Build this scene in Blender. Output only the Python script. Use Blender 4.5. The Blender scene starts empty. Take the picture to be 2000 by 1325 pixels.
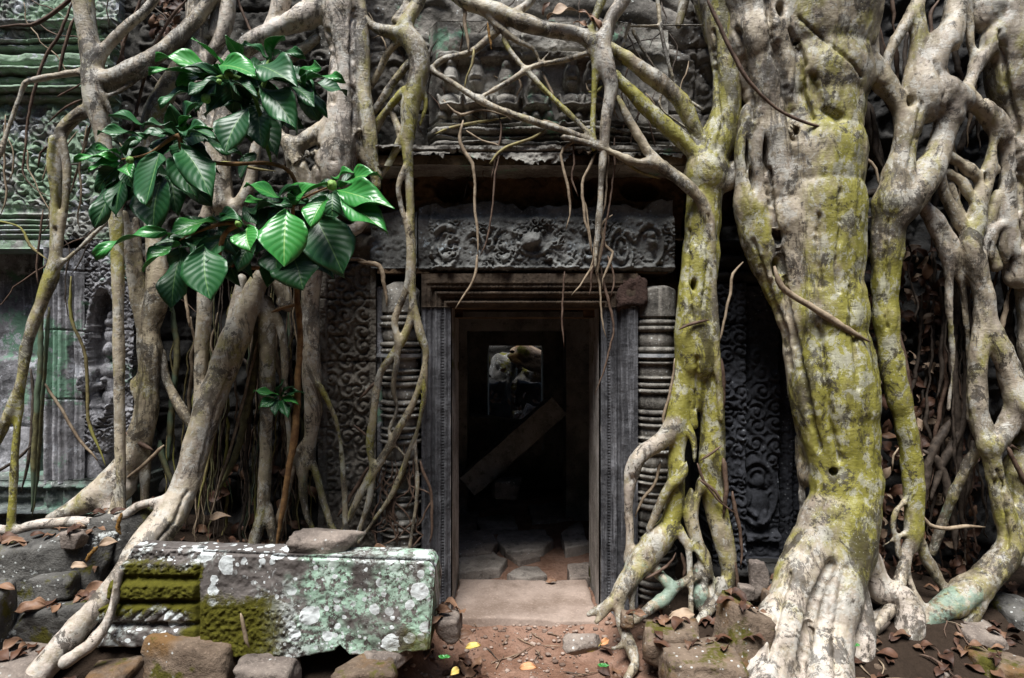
import bpy, math, random
import numpy as np
from mathutils import Vector
S = bpy.context.scene
# ------------------------------------------------ camera, world, sun, exposure
CAMZ, CD, F = 2.01, 4.5, 1233.0
cam = bpy.data.objects.new('camera', bpy.data.cameras.new('camera'))
S.collection.objects.link(cam); S.camera = cam
cam.location = (0, -CD, CAMZ); cam.rotation_euler = (math.radians(90), 0, 0)
cam.data.sensor_width = 36; cam.data.lens = 36 * F / 2000
cam.data.clip_start = 0.05; cam.data.clip_end = 400
w = bpy.data.worlds.new("World"); S.world = w; w.use_nodes = True
SUN_EL, SUN_AZ = math.radians(66), math.radians(200)
nt = w.node_tree
sky = nt.nodes.new('ShaderNodeTexSky'); sky.sky_type = 'NISHITA'; sky.sun_disc = False
sky.sun_elevation = SUN_EL; sky.sun_rotation = SUN_AZ; sky.air_density = 1.0; sky.dust_density = 1.0
nt.links.new(sky.outputs[0], nt.nodes['Background'].inputs[0])
nt.nodes['Background'].inputs[1].default_value = 0.05
sd = bpy.data.lights.new('sun', 'SUN'); sd.energy = 3.0; sd.angle = math.radians(28); sd.color = (1, .985, .96)
sun = bpy.data.objects.new('sun', sd); S.collection.objects.link(sun)
dirv = Vector((math.sin(SUN_AZ) * math.cos(SUN_EL), math.cos(SUN_AZ) * math.cos(SUN_EL), math.sin(SUN_EL)))
sun.rotation_euler = (-dirv).to_track_quat('-Z', 'Y').to_euler()
S.view_settings.view_transform = 'Standard'; S.view_settings.look = 'None'
S.view_settings.exposure = 1.42; S.view_settings.gamma = 1
S.cycles.max_bounces = 6; S.cycles.diffuse_bounces = 3; S.cycles.use_denoising = True

# ------------------------------------------------ helpers
R = random.Random(7)
def W(px, py, d=0.0):
    D = CD + d
    return ((px - 1000) * D / F, d, CAMZ - (py - 662.5) * D / F)
_rt = np.random.RandomState(3).rand(32, 32, 32).astype(np.float32)
def vn(x, y, z):
    x = np.asarray(x, np.float32); y = np.asarray(y, np.float32); z = np.asarray(z, np.float32)
    x, y, z = np.broadcast_arrays(x, y, z)
    xi = np.floor(x).astype(int); yi = np.floor(y).astype(int); zi = np.floor(z).astype(int)
    fx = x - xi; fy = y - yi; fz = z - zi
    fx = fx * fx * (3 - 2 * fx); fy = fy * fy * (3 - 2 * fy); fz = fz * fz * (3 - 2 * fz)
    r = 0
    for a in (0, 1):
        for b in (0, 1):
            for c in (0, 1):
                wt = (fx if a else 1 - fx) * (fy if b else 1 - fy) * (fz if c else 1 - fz)
                r = r + wt * _rt[(xi + a) & 31, (yi + b) & 31, (zi + c) & 31]
    return r * 2 - 1
def fbm(x, y, z, o=4):
    r = 0; a = .5
    for i in range(o):
        r = r + a * vn(x * 2 ** i + 7.3 * i, y * 2 ** i + 3.1 * i, z * 2 ** i + 5.7 * i); a *= .5
    return r
def sst(a, b, x):
    t = np.clip((x - a) / (b - a), 0, 1); return t * t * (3 - 2 * t)

def make_mesh(name, V, Fq, smooth=True):
    V = np.asarray(V, np.float32); me = bpy.data.meshes.new(name)
    if isinstance(Fq, np.ndarray):
        n, k = Fq.shape; tot = np.full(n, k, np.int32); loops = Fq.ravel()
    else:
        tot = np.array([len(f) for f in Fq], np.int32); n = len(tot)
        loops = np.concatenate([np.asarray(f) for f in Fq])
    me.vertices.add(len(V)); me.vertices.foreach_set('co', V.ravel())
    me.loops.add(len(loops)); me.loops.foreach_set('vertex_index', loops.astype(np.int32))
    me.polygons.add(n)
    me.polygons.foreach_set('loop_start', np.concatenate([[0], np.cumsum(tot)[:-1]]).astype(np.int32))
    me.polygons.foreach_set('loop_total', tot)
    me.polygons.foreach_set('use_smooth', np.full(n, smooth))
    me.update(calc_edges=True); me.validate()
    return me
def rootloc(o):
    v = Vector((0, 0, 0))
    while o is not None: v += o.location; o = o.parent
    return v
def obj(name, V, Fq, mat, parent=None, smooth=True, origin=None):
    """links one mesh object; V in world coordinates"""
    V = np.asarray(V, np.float32)
    if parent is not None:
        o0 = np.array(rootloc(parent), np.float32)
    else:
        mn, mx = V.min(0), V.max(0)
        o0 = np.array([(mn[0] + mx[0]) / 2, (mn[1] + mx[1]) / 2, mn[2]], np.float32) if origin is None else np.array(origin, np.float32)
    me = make_mesh(name, V - o0, Fq, smooth)
    o = bpy.data.objects.new(name, me); S.collection.objects.link(o)
    if mat: me.materials.append(mat)
    if parent is not None: o.parent = parent
    else: o.location = o0
    return o
def tag(o, label=None, cat=None, group=None, kind=None):
    if label: o['label'] = label
    if cat: o['category'] = cat
    if group: o['group'] = group
    if kind: o['kind'] = kind
    return o
def thing(name, loc, label, cat, group=None):
    o = bpy.data.objects.new(name, None); o.empty_display_size = .1
    S.collection.objects.link(o); o.location = loc
    return tag(o, label, cat, group)
class MB:
    def __init__(s): s.V = []; s.F = []; s.n = 0
    def add(s, V, Fs):
        V = np.asarray(V, np.float32)
        s.V.append(V); s.F += [tuple(int(i) + s.n for i in f) for f in Fs]; s.n += len(V)
    def box(s, x0, y0, z0, x1, y1, z1):
        V = [(x, y, z) for x in (x0, x1) for y in (y0, y1) for z in (z0, z1)]
        s.add(V, [(0, 1, 3, 2), (4, 6, 7, 5), (0, 4, 5, 1), (2, 3, 7, 6), (0, 2, 6, 4), (1, 5, 7, 3)])
    def build(s, name, mat, parent=None, smooth=False):
        return obj(name, np.concatenate(s.V), s.F, mat, parent, smooth)

def catmull(P, step):
    P = np.asarray(P, float); out = []
    n = len(P)
    if n == 2: Q = [P[0] * 2 - P[1], P[0], P[1], P[1] * 2 - P[0]]
    else: Q = [P[0] * 2 - P[1]] + list(P) + [P[-1] * 2 - P[-2]]
    for i in range(1, len(Q) - 2):
        a, b, c, d = Q[i - 1], Q[i], Q[i + 1], Q[i + 2]
        m = max(1, int(np.linalg.norm((c - b)[:3]) / step))
        for j in range(m):
            t = j / m
            out.append(.5 * ((2 * b) + (c - a) * t + (2 * a - 5 * b + 4 * c - d) * t * t + (3 * b - a - 3 * c + d) * t ** 3))
    out.append(P[-1]); out = np.array(out)
    out[:, 3] = np.maximum(out[:, 3], .0012)
    return out
def parse(s, dd=-.3):
    """'x,y,r[,depth] ...' in photo pixels at a depth -> world points x,y,z,radius"""
    pts = [tuple(float(v) for v in t.split(',')) for t in s.split()]
    ds = [p[3] if len(p) > 3 else None for p in pts]
    known = [i for i, d in enumerate(ds) if d is not None]
    if not known: ds = [dd] * len(pts)
    else: ds = list(np.interp(range(len(pts)), known, [ds[i] for i in known]))
    return [(*W(p[0], p[1], d), p[2] * (CD + d) / F) for p, d in zip(pts, ds)]
def tube(pts, sides=7, step=.04, wob=.0):
    """tapered tube along points (x,y,z,r) -> V, F"""
    C = catmull(pts, step); n = len(C)
    if wob:
        q = C[:, :3] * 9 + wob * 100
        C[:, 0] += .6 * wob * vn(q[:, 0], q[:, 1], q[:, 2]) + .35 * wob * vn(q[:, 2] * 3.1, q[:, 1], 3.); C[:, 1] += .35 * wob * vn(q[:, 1] + 9, q[:, 2], q[:, 0])
    T = np.gradient(C[:, :3], axis=0); T /= np.linalg.norm(T, axis=1)[:, None] + 1e-9
    up = np.array([.3, .9, .1]); V = []
    A = np.cross(T, up); A /= np.linalg.norm(A, axis=1)[:, None] + 1e-9
    B = np.cross(T, A)
    a = np.linspace(0, 2 * math.pi, sides, endpoint=False)
    tt = np.linspace(0, 1, n); C[:, 3] *= .35 + .65 * np.clip(np.minimum(tt * 9, (1 - tt) * 5), 0, 1)
    rr = C[:, 3:4] * (1 + .16 * vn(C[:, 0:1] * 25, C[:, 2:3] * 25, a[None, :] * 1.2))
    V = C[:, None, :3] + rr[:, :, None] * (np.cos(a)[None, :, None] * A[:, None, :] + np.sin(a)[None, :, None] * B[:, None, :])
    V = V.reshape(-1, 3)
    Fs = [(i * sides + j, i * sides + (j + 1) % sides, (i + 1) * sides + (j + 1) % sides, (i + 1) * sides + j) for i in range(n - 1) for j in range(sides)]
    Fs.append(tuple(range(sides))[::-1]); Fs.append(tuple((n - 1) * sides + j for j in range(sides)))
    return V, Fs

# ------------------------------------------------ implicit-surface wood (roots that fuse where they meet)
VOX = 0.0105
def capsule_union(C, G, lo, hi, fl):
    """hard union of tapered segments on the sub-grid [lo,hi) ; returns d and t-attribute index"""
    sh = tuple(hi - lo); d = np.full(sh, 9., np.float32); m = np.zeros(sh + (3,), np.float32)
    org = G['o'] + lo * VOX
    for i in range(len(C) - 1):
        p, q = C[i, :3], C[i + 1, :3]; r0, r1 = C[i, 3], C[i + 1, 3]
        mg = max(r0, r1) + .06
        a = np.maximum(0, np.floor((np.minimum(p, q) - mg - org) / VOX).astype(int))
        b = np.minimum(sh, np.ceil((np.maximum(p, q) + mg - org) / VOX).astype(int) + 1)
        if np.any(b <= a): continue
        X = (org[0] + np.arange(a[0], b[0]) * VOX)[:, None, None] - p[0]
        Y = ((org[1] + np.arange(a[1], b[1]) * VOX)[None, :, None] - p[1]) * fl
        Z = (org[2] + np.arange(a[2], b[2]) * VOX)[None, None, :] - p[2]
        v = (q - p) * [1, fl, 1]; L2 = float(v @ v) + 1e-9
        t = np.clip((X * v[0] + Y * v[1] + Z * v[2]) / L2, 0, 1)
        dd = np.sqrt((X - t * v[0]) ** 2 + (Y - t * v[1]) ** 2 + (Z - t * v[2]) ** 2) - (r0 + (r1 - r0) * t)
        sl = (slice(a[0], b[0]), slice(a[1], b[1]), slice(a[2], b[2]))
        cur = d[sl]; w_ = dd < cur
        cur[w_] = dd[w_]; d[sl] = cur
        mm = m[sl]; att = C[i, 4:7] + (C[i + 1, 4:7] - C[i, 4:7]) * .5
        mm[w_] = att; m[sl] = mm
    return d, m
def surface_nets(d, o):
    s = d < 0
    c = np.zeros(tuple(np.array(d.shape) - 1), np.uint8)
    for a in (0, 1):
        for b in (0, 1):
            for e in (0, 1):
                c += s[a:a + c.shape[0], b:b + c.shape[1], e:e + c.shape[2]]
    act = (c > 0) & (c < 8); I = np.argwhere(act)
    vid = np.full(c.shape, -1, np.int32); vid[act] = np.arange(len(I))
    val = {}
    for a in (0, 1):
        for b in (0, 1):
            for e in (0, 1): val[(a, b, e)] = d[I[:, 0] + a, I[:, 1] + b, I[:, 2] + e]
    acc = np.zeros((len(I), 3)); cnt = np.zeros(len(I))
    cs = list(val)
    for i in range(8):
        for j in range(i + 1, 8):
            A, B = cs[i], cs[j]
            if sum(abs(x - y) for x, y in zip(A, B)) != 1: continue
            va, vb = val[A], val[B]; cr = (va < 0) != (vb < 0)
            t = np.where(cr, va / np.where(cr, va - vb, 1), 0)
            pt = np.array(A)[None, :] + t[:, None] * (np.array(B) - np.array(A))[None, :]
            acc += pt * cr[:, None]; cnt += cr
    V = (I + acc / cnt[:, None]) * VOX + o
    Q = []
    for ax in range(3):
        sl0 = [slice(None)] * 3; sl1 = [slice(None)] * 3
        sl0[ax] = slice(0, -1); sl1[ax] = slice(1, None)
        s0, s1 = s[tuple(sl0)], s[tuple(sl1)]
        E = np.argwhere(s0 != s1); u, v = (ax + 1) % 3, (ax + 2) % 3
        ok = (E[:, u] > 0) & (E[:, v] > 0) & (E[:, u] < d.shape[u] - 1) & (E[:, v] < d.shape[v] - 1)
        E = E[ok]; ins = s0[tuple(E.T)]
        def g(du, dv):
            e = E.copy(); e[:, u] += du; e[:, v] += dv; return vid[tuple(e.T)]
        q = np.stack([g(-1, -1), g(0, -1), g(0, 0), g(-1, 0)], 1)
        q[~ins] = q[~ins][:, ::-1]; Q.append(q)
    return V.astype(np.float32), np.concatenate(Q).astype(np.int32)
def normals(V, Q):
    a = V[Q[:, 2]] - V[Q[:, 0]]; b = V[Q[:, 3]] - V[Q[:, 1]]; fn = np.cross(a, b); N = np.zeros_like(V)
    for k in range(4):
        for ax in range(3): N[:, ax] += np.bincount(Q[:, k], fn[:, ax], len(V))
    return N / (np.linalg.norm(N, axis=1)[:, None] + 1e-9)
def relax(V, Q, it=2, lam=.6):
    E = np.concatenate([Q[:, [0, 1]], Q[:, [1, 2]], Q[:, [2, 3]], Q[:, [3, 0]]])
    n = len(V); cnt = np.bincount(E[:, 0], minlength=n) + np.bincount(E[:, 1], minlength=n)
    for _ in range(it):
        A = np.zeros_like(V)
        for ax in range(3): A[:, ax] = np.bincount(E[:, 0], V[E[:, 1], ax], n) + np.bincount(E[:, 1], V[E[:, 0], ax], n)
        V = V + lam * (A / np.maximum(cnt, 1)[:, None] - V)
    return V
def wood(name, curves, mat, parent, k=.03, dd=-.3, moss=.2, pale=0., mint=0., holes=(), amp=.006, clipz=-.4, grooves=(), rs_=1.):
    """curves: list of (options, points). One fused mesh; attribute 'bk' = moss, pale, mint"""
    CS = []
    for op, s in curves:
        kv = dict(d=dd, m=moss, p=pale, g=mint, f=1., k=k)
        for t in op.split():
            a, b = t.split('='); kv[a] = b
        pts = parse(s, float(kv['d']))
        at = []
        n = len(pts)
        for key in 'mpg':
            v = [float(x) for x in str(kv[key]).split('>')]
            at.append(np.interp(np.linspace(0, 1, n), np.linspace(0, 1, len(v)), v) if len(v) > 1 else np.full(n, v[0]))
        P7 = np.concatenate([np.array(pts), np.array(at).T], 1)
        C = catmull(P7, .03); C[:, 3] *= rs_
        nz = C[:, :3] * 3.1
        C[:, 3] *= 1 + .10 * vn(nz[:, 0] * 3, nz[:, 1] + 5, nz[:, 2] * 3)
        CS.append((C, float(kv['f']), float(kv['k'])))
    mn = np.min([(C[:, :3] - C[:, 3:4]).min(0) for C, _, _ in CS], 0) - .05
    mx = np.max([(C[:, :3] + C[:, 3:4]).max(0) for C, _, _ in CS], 0) + .05
    mn[2] = max(mn[2], clipz)
    G = dict(o=mn); sh = np.ceil((mx - mn) / VOX).astype(int) + 1
    D = np.full(tuple(sh), 1., np.float32); M = np.zeros(tuple(sh) + (3,), np.float16)
    for C, fl, kk in CS:
        mg = C[:, 3:4] + .06
        lo = np.clip(np.floor(((C[:, :3] - mg).min(0) - mn) / VOX).astype(int), 0, sh)
        hi = np.clip(np.ceil(((C[:, :3] + mg).max(0) - mn) / VOX).astype(int) + 1, 0, sh)
        if np.any(hi <= lo): continue
        d, m = capsule_union(C, G, lo, hi, fl)
        sl = tuple(slice(a, b) for a, b in zip(lo, hi)); a = D[sl]
        h = np.clip(.5 + .5 * (a - d) / kk, 0, 1)
        h[d > 5] = 0
        D[sl] = a * (1 - h) + np.minimum(d, 1.) * h - kk * h * (1 - h)
        M[sl] = (M[sl] * (1 - h[..., None]) + m * h[..., None]).astype(np.float16)
    for (px, py, rx, ry, dep, rd) in holes:
        c = np.array(W(px, py, dep)); sc = (CD + dep) / F; r = np.array([rx * sc, rd, ry * sc])
        lo = np.clip(np.floor((c - r * 1.6 - mn) / VOX).astype(int), 0, sh); hi = np.clip(np.ceil((c + r * 1.6 - mn) / VOX).astype(int), 0, sh)
        if np.any(hi <= lo): continue
        X = (mn[0] + np.arange(lo[0], hi[0]) * VOX - c[0])[:, None, None] / r[0]
        Y = (mn[1] + np.arange(lo[1], hi[1]) * VOX - c[1])[None, :, None] / r[1]
        Z = (mn[2] + np.arange(lo[2], hi[2]) * VOX - c[2])[None, None, :] / r[2]
        e = (np.sqrt(X * X + Y * Y + Z * Z) - 1) * min(r)
        sl = tuple(slice(a, b) for a, b in zip(lo, hi)); a = D[sl]; kk = .02
        h = np.clip(.5 - .5 * (a + e) / kk, 0, 1)
        D[sl] = a * (1 - h) + (-e) * h + kk * h * (1 - h)
    V, Q = surface_nets(D, mn)
    I = np.clip(np.round((V - mn) / VOX).astype(int), 0, sh - 1); A = M[I[:, 0], I[:, 1], I[:, 2]].astype(np.float32)
    V = relax(V, Q, 2, .55)
    N = normals(V, Q)
    lump = fbm(V[:, 0] * 4, V[:, 1] * 4, V[:, 2] * 3, 2)
    fine = fbm(V[:, 0] * 30, V[:, 1] * 30, V[:, 2] * 9, 3)
    wr = 1 - np.abs(vn(V[:, 0] * 7 + 3 * lump, V[:, 1] * 7, V[:, 2] * 38 + 2 * lump))
    fl_ = 1 - np.abs(vn(V[:, 0] * 11 + lump, V[:, 1] * 11, V[:, 2] * 1.6))
    V = V + N * (amp * 1.8 * lump + amp * 1.3 * fine + amp * .1 * wr + amp * 1.2 * (fl_ - .6))[:, None]
    for gs in grooves:
        wpx, dep_, s_ = gs; pts = [tuple(float(v) for v in t.split(',')) for t in s_.split()]
        px = 1000 + V[:, 0] * F / (CD + V[:, 1]); py = 662.5 - (V[:, 2] - CAMZ) * F / (CD + V[:, 1]); wb = 2.5 * vn(px / 9., py / 9., 1.)
        dm = np.full(len(V), 1e9)
        for (x0, y0), (x1, y1) in zip(pts, pts[1:]):
            dx, dy = x1 - x0, y1 - y0; t = np.clip(((px - x0) * dx + (py - y0) * dy) / (dx * dx + dy * dy + 1e-9), 0, 1)
            dm = np.minimum(dm, np.hypot(px - x0 - t * dx + wb, py - y0 - t * dy))
        V = V - N * (dep_ * np.exp(-(dm / wpx) ** 2) * (N[:, 1] < .1))[:, None]
    V = V.astype(np.float32)
    A = relax(A, Q, 6, .7)
    o = obj(name, V, Q, mat, parent)
    at = o.data.attributes.new('bk', 'FLOAT_COLOR', 'POINT')
    at.data.foreach_set('color', np.concatenate([A, np.ones((len(A), 1), np.float32)], 1).astype(np.float32).ravel())
    return o

# ------------------------------------------------ materials
class NG:
    def __init__(s, name):
        s.m = bpy.data.materials.new(name); s.m.use_nodes = True; s.t = s.m.node_tree
        s.b = s.t.nodes['Principled BSDF']; s.tc = s.t.nodes.new('ShaderNodeNewGeometry').outputs['Position']
    def set(s, i, v):
        if hasattr(v, 'default_value') or isinstance(v, bpy.types.NodeSocket): s.t.links.new(v, i)
        elif isinstance(v, tuple) and len(v) == 3 and i.type == 'RGBA': i.default_value = (*v, 1)
        else: i.default_value = v
    def noise(s, sc=5., det=4., rough=.6, vec=None, dist=0., out='Fac'):
        n = s.t.nodes.new('ShaderNodeTexNoise'); n.inputs['Scale'].default_value = sc; n.inputs['Detail'].default_value = det
        n.inputs['Roughness'].default_value = rough; n.inputs['Distortion'].default_value = dist
        s.set(n.inputs['Vector'], vec if vec is not None else s.tc); return n.outputs[out]
    def voro(s, sc=5., feat='F1', vec=None, rnd=1., out='Distance'):
        n = s.t.nodes.new('ShaderNodeTexVoronoi'); n.feature = feat; n.inputs['Scale'].default_value = sc
        n.inputs['Randomness'].default_value = rnd
        s.set(n.inputs['Vector'], vec if vec is not None else s.tc); return n.outputs[out]
    def map(s, sc=(1, 1, 1), vec=None, loc=(0, 0, 0)):
        n = s.t.nodes.new('ShaderNodeMapping'); n.inputs['Scale'].default_value = sc; n.inputs['Location'].default_value = loc
        s.set(n.inputs['Vector'], vec if vec is not None else s.tc); return n.outputs[0]
    def ramp(s, f, a, b, c0=0., c1=1.):
        n = s.t.nodes.new('ShaderNodeMapRange'); n.interpolation_type = 'SMOOTHSTEP'
        s.set(n.inputs[0], f); n.inputs[1].default_value = a; n.inputs[2].default_value = b
        n.inputs[3].default_value = c0; n.inputs[4].default_value = c1; return n.outputs[0]
    def mix(s, f, a, b):
        n = s.t.nodes.new('ShaderNodeMix'); n.data_type = 'RGBA'
        s.set(n.inputs[0], f); s.set(n.inputs[6], a); s.set(n.inputs[7], b); return n.outputs[2]
    def ma(s, op, a, b=0.):
        n = s.t.nodes.new('ShaderNodeMath'); n.operation = op; s.set(n.inputs[0], a); s.set(n.inputs[1], b); return n.outputs[0]
    def bump(s, h, st=.4, dist=.01, prev=None):
        n = s.t.nodes.new('ShaderNodeBump'); n.inputs['Strength'].default_value = st; n.inputs['Distance'].default_value = dist
        s.set(n.inputs['Height'], h)
        if prev is not None: s.t.links.new(prev, n.inputs['Normal'])
        return n.outputs[0]
    def done(s, col, rough=.8, nrm=None, spec=.3):
        s.set(s.b.inputs['Base Color'], col); s.set(s.b.inputs['Roughness'], rough)
        s.b.inputs['Specular IOR Level'].default_value = spec
        if nrm is not None: s.t.links.new(nrm, s.b.inputs['Normal'])
        return s.m

def stone(name, c1, c2, lich=(.5, .52, .5), la=.0, green=(.2, .38, .26), ga=.0, moss=0., bumps=1., sc=1., streak=0., dark=.6, stain=None, sta=0.):
    g = NG(name)
    n1 = g.noise(2.2 * sc, 6, .65); n2 = g.noise(14 * sc, 5, .7); n3 = g.noise(60 * sc, 4, .7)
    col = g.mix(g.ramp(n1, .36, .64), c1, c2)
    col = g.mix(g.ma('MULTIPLY', g.ramp(n2, .52, .68), dark), col, tuple(x * .25 for x in c1))
    col = g.mix(g.ma('MULTIPLY', g.ramp(n3, .5, .75), .35), col, tuple(min(1, x * 1.9) for x in c2))
    if sta:
        col = g.mix(g.ramp(g.noise(1.6, 5, .6, g.map((1, 1, 1), loc=(9, 2, 5))), .62 - sta * .3, .72 - sta * .3), col, stain)
    if streak:
        sv = g.noise(3, 5, .7, g.map((9, 9, .5)))
        col = g.mix(g.ma('MULTIPLY', g.ramp(sv, .5, .7), streak), col, tuple(min(1, x * 2.6) for x in c2))
    if ga:
        gn = g.noise(1.9, 7, .72, g.map((1, 1, 1), loc=(3, 7, 1)))
        col = g.mix(g.ma('MULTIPLY', g.ramp(gn, .64 - ga * .3, .70 - ga * .3), .85), col, g.mix(g.noise(9, 4), green, tuple(x * .55 for x in green)))
    if la:
        lv = g.noise(7, 6, .75, g.map((1, 1, 1), loc=(1, 4, 8)))
        sp = g.voro(28, vec=g.map((1, 1, 1), loc=(0, 5, 0)))
        msk = g.ma('MAXIMUM', g.ramp(lv, .70 - la * .2, .73 - la * .2), g.ma('MULTIPLY', g.ramp(sp, .22, .16), g.ramp(n1, .5, .58)))
        col = g.mix(msk, col, lich)
    if moss:
        mv = g.noise(3.1, 7, .7, g.map((1, 1, 1), loc=(8, 1, 2)))
        col = g.mix(g.ramp(mv, .66 - moss * .3, .74 - moss * .3), col, g.mix(g.noise(25, 4), (.035, .035, .006), (.11, .10, .015)))
    h = g.ma('ADD', g.ma('MULTIPLY', n2, .8), g.ma('MULTIPLY', n3, .35))
    nb = g.bump(h, .55 * bumps, .03)
    nb = g.bump(g.voro(22 * sc, 'DISTANCE_TO_EDGE'), .15 * bumps, .01, nb)
    return g.done(col, .88, nb, .2)

def bark(name, tan=(.385, .328, .225), dk=(.12, .098, .062)):
    g = NG(name)
    a = g.t.nodes.new('ShaderNodeAttribute'); a.attribute_name = 'bk'
    sep = g.t.nodes.new('ShaderNodeSeparateColor'); g.t.links.new(a.outputs['Color'], sep.inputs[0])
    mo, pa, mi = sep.outputs[0], sep.outputs[1], sep.outputs[2]
    n1 = g.noise(3.5, 6, .65); n2 = g.noise(12, 6, .7); n3 = g.noise(70, 3, .6)
    wv = g.noise(4, 5, .65, g.map((2.2, 2.2, 17)), .6)
    wf = g.noise(9, 4, .7, g.map((1.2, 1.2, 13)), .3)
    vs = g.noise(6, 6, .7, g.map((3.2, 3.2, .8)))
    col = g.mix(g.ramp(n1, .35, .65), tan, dk)
    col = g.mix(g.ma('MULTIPLY', g.ramp(vs, .46, .68), .5), col, (.23, .17, .13))
    col = g.mix(g.ma('MULTIPLY', g.ramp(pa, .0, 1.), g.ramp(n2, .28, .58)), col, g.mix(n3, (.60, .52, .45), (.46, .40, .35)))
    gm = g.ma('ADD', mo, g.ma('MULTIPLY', g.ma('SUBTRACT', g.noise(4.5, 6, .72, g.map((1, 1, .6), loc=(4, 4, 4))), .5), 1.9))
    col = g.mix(g.ma('MULTIPLY', g.ramp(gm, .28, .72), .88), col, g.mix(n2, (.12, .115, .014), (.37, .34, .045)))
    # grey-white crusts in ragged plates
    cr = g.noise(9, 8, .78, g.map((1, 1, .75), loc=(2, 9, 4)), .4)
    col = g.mix(g.ma('MULTIPLY', g.ramp(cr, .52, .55), .55), col, g.mix(n3, (.52, .52, .47), (.38, .37, .34)))
    dkp = g.noise(6, 8, .8, g.map((1, 1, .8), loc=(7, 3, 1)), .5)
    col = g.mix(g.ma('MULTIPLY', g.ma('MAXIMUM', g.ramp(dkp, .545, .575), g.ma('MULTIPLY', g.ramp(g.noise(2.6, 9, .82, g.map((1.3, 1.3, .5), loc=(5, 5, 9)), .5), .535, .57), .85)), .85), col, (.035, .027, .02))
    # pale pin spots
    sp = g.voro(48); sp2 = g.voro(17, vec=g.map((1, 1, 1), loc=(3, 1, 2)))
    msk = g.ma('MAXIMUM', g.ma('MULTIPLY', g.ramp(sp, .17, .12), g.ramp(n1, .42, .5)), g.ma('MULTIPLY', g.ramp(sp2, .2, .15), g.ramp(n2, .55, .6)))
    col = g.mix(g.ma('MULTIPLY', msk, .45), col, (.55, .55, .48))
    mt = g.ma('ADD', mi, g.ma('MULTIPLY', g.ma('SUBTRACT', g.noise(8, 7, .75), .5), 1.6))
    col = g.mix(g.ma('MULTIPLY', g.ramp(mt, .64, .78), .8), col, g.mix(n2, (.11, .16, .12), (.27, .38, .30)))
    # crack lines across the bark
    ck = g.ramp(g.ma('ADD', g.ma('ABSOLUTE', g.ma('SUBTRACT', wv, .5)), g.ma('MULTIPLY', g.ramp(n1, .6, .4), .02)), .0, .014)
    col = g.mix(g.ma('MULTIPLY', g.ma('SUBTRACT', 1., ck), .4), col, (.05, .04, .028))
    nb = g.bump(wf, .14, .025)
    nb = g.bump(g.ma('ADD', g.ma('MULTIPLY', ck, .4), g.ma('ADD', n2, g.ma('MULTIPLY', n3, .3))), .5, .02, nb)
    return g.done(col, g.ramp(n2, .3, .7, .40, .68), nb, .5)
def rootmat(name, a, b, green=None):
    g = NG(name); n = g.noise(18, 5, .7); col = g.mix(g.ramp(n, .35, .65), a, b)
    if green: col = g.mix(g.ramp(g.noise(3, 3), .5, .6), col, green)
    return g.done(col, .7, g.bump(g.noise(60, 3, .6, g.map((1, 1, .3))), .4, .008), .3)
def plain(name, a, b, sc=10, rough=.7, bs=.3, spec=.3):
    g = NG(name); n = g.noise(sc, 5, .65)
    return g.done(g.mix(g.ramp(n, .35, .65), a, b), rough, g.bump(g.noise(sc * 4, 4), bs, .01), spec)

M_wall = stone('grey_stone', (.075, .070, .062), (.20, .185, .165), la=.3, ga=.12)
M_ped = stone('pediment_stone', (.11, .10, .088), (.33, .315, .28), la=.45, ga=.2, lich=(.34, .36, .32))
M_lint = stone('lintel_stone', (.05, .05, .048), (.18, .18, .17), la=.25, lich=(.30, .34, .36), stain=(.22, .245, .26), sta=.25)
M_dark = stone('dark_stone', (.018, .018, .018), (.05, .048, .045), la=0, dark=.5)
M_blue = stone('black_stone', (.014, .015, .018), (.045, .047, .055), la=.1, lich=(.16, .17, .18))
M_frame = stone('frame_stone', (.028, .028, .031), (.085, .085, .09), streak=.6, la=.0, bumps=.9)
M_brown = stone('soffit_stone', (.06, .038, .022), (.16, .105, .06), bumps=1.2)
M_left = stone('lichen_stone', (.12, .12, .115), (.34, .345, .32), la=.75, ga=.68, green=(.29, .42, .29), lich=(.42, .44, .46))
M_left2 = stone('violet_stone', (.085, .085, .09), (.30, .295, .31), la=.65, ga=.36, lich=(.42, .43, .46), streak=.25)
M_lbase = stone('base_stone', (.07, .08, .08), (.20, .22, .20), la=.4, ga=.55, green=(.20, .33, .26))
M_pil = stone('pilaster_stone', (.085, .075, .062), (.20, .18, .15), la=.2, lich=(.3, .33, .31))
M_col = stone('colonnette_stone', (.04, .037, .033), (.22, .205, .18), la=.2, streak=.3, dark=.6)
M_boul = stone('boulder_stone', (.045, .043, .040), (.13, .125, .115), la=.35, moss=.4, bumps=1.4)
M_boul2 = stone('ochre_boulder', (.085, .06, .042), (.20, .15, .11), la=.12, moss=.45, bumps=1.3, stain=(.15, .085, .035), sta=.4)
M_head = stone('door_head_stone', (.026, .019, .014), (.08, .058, .04), bumps=.8)
M_mid = stone('dark_grey_stone', (.03, .028, .025), (.09, .085, .075), la=.2)  # darker stone for the carved wall behind the upper left roots
M_boul3 = stone('grey_boulder', (.11, .09, .078), (.27, .225, .19), la=.15, bumps=1.2)
M_thr = stone('threshold_stone', (.17, .125, .098), (.30, .235, .195), bumps=.5, dark=.2)
M_in = stone('interior_stone', (.12, .118, .105), (.28, .27, .245), bumps=.8)
M_infl = stone('interior_floor_stone', (.15, .13, .112), (.32, .285, .25), bumps=1.)
M_lat = stone('laterite', (.032, .019, .015), (.085, .052, .042), bumps=2.2, sc=1.6)
M_bark = bark('fig_bark')
M_bark2 = bark('dark_fig_bark', (.20, .16, .12), (.085, .065, .05))
M_rb = rootmat('brown_root', (.05, .028, .018), (.13, .085, .06))
M_rt = rootmat('tan_root', (.16, .115, .075), (.33, .26, .18))
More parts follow.
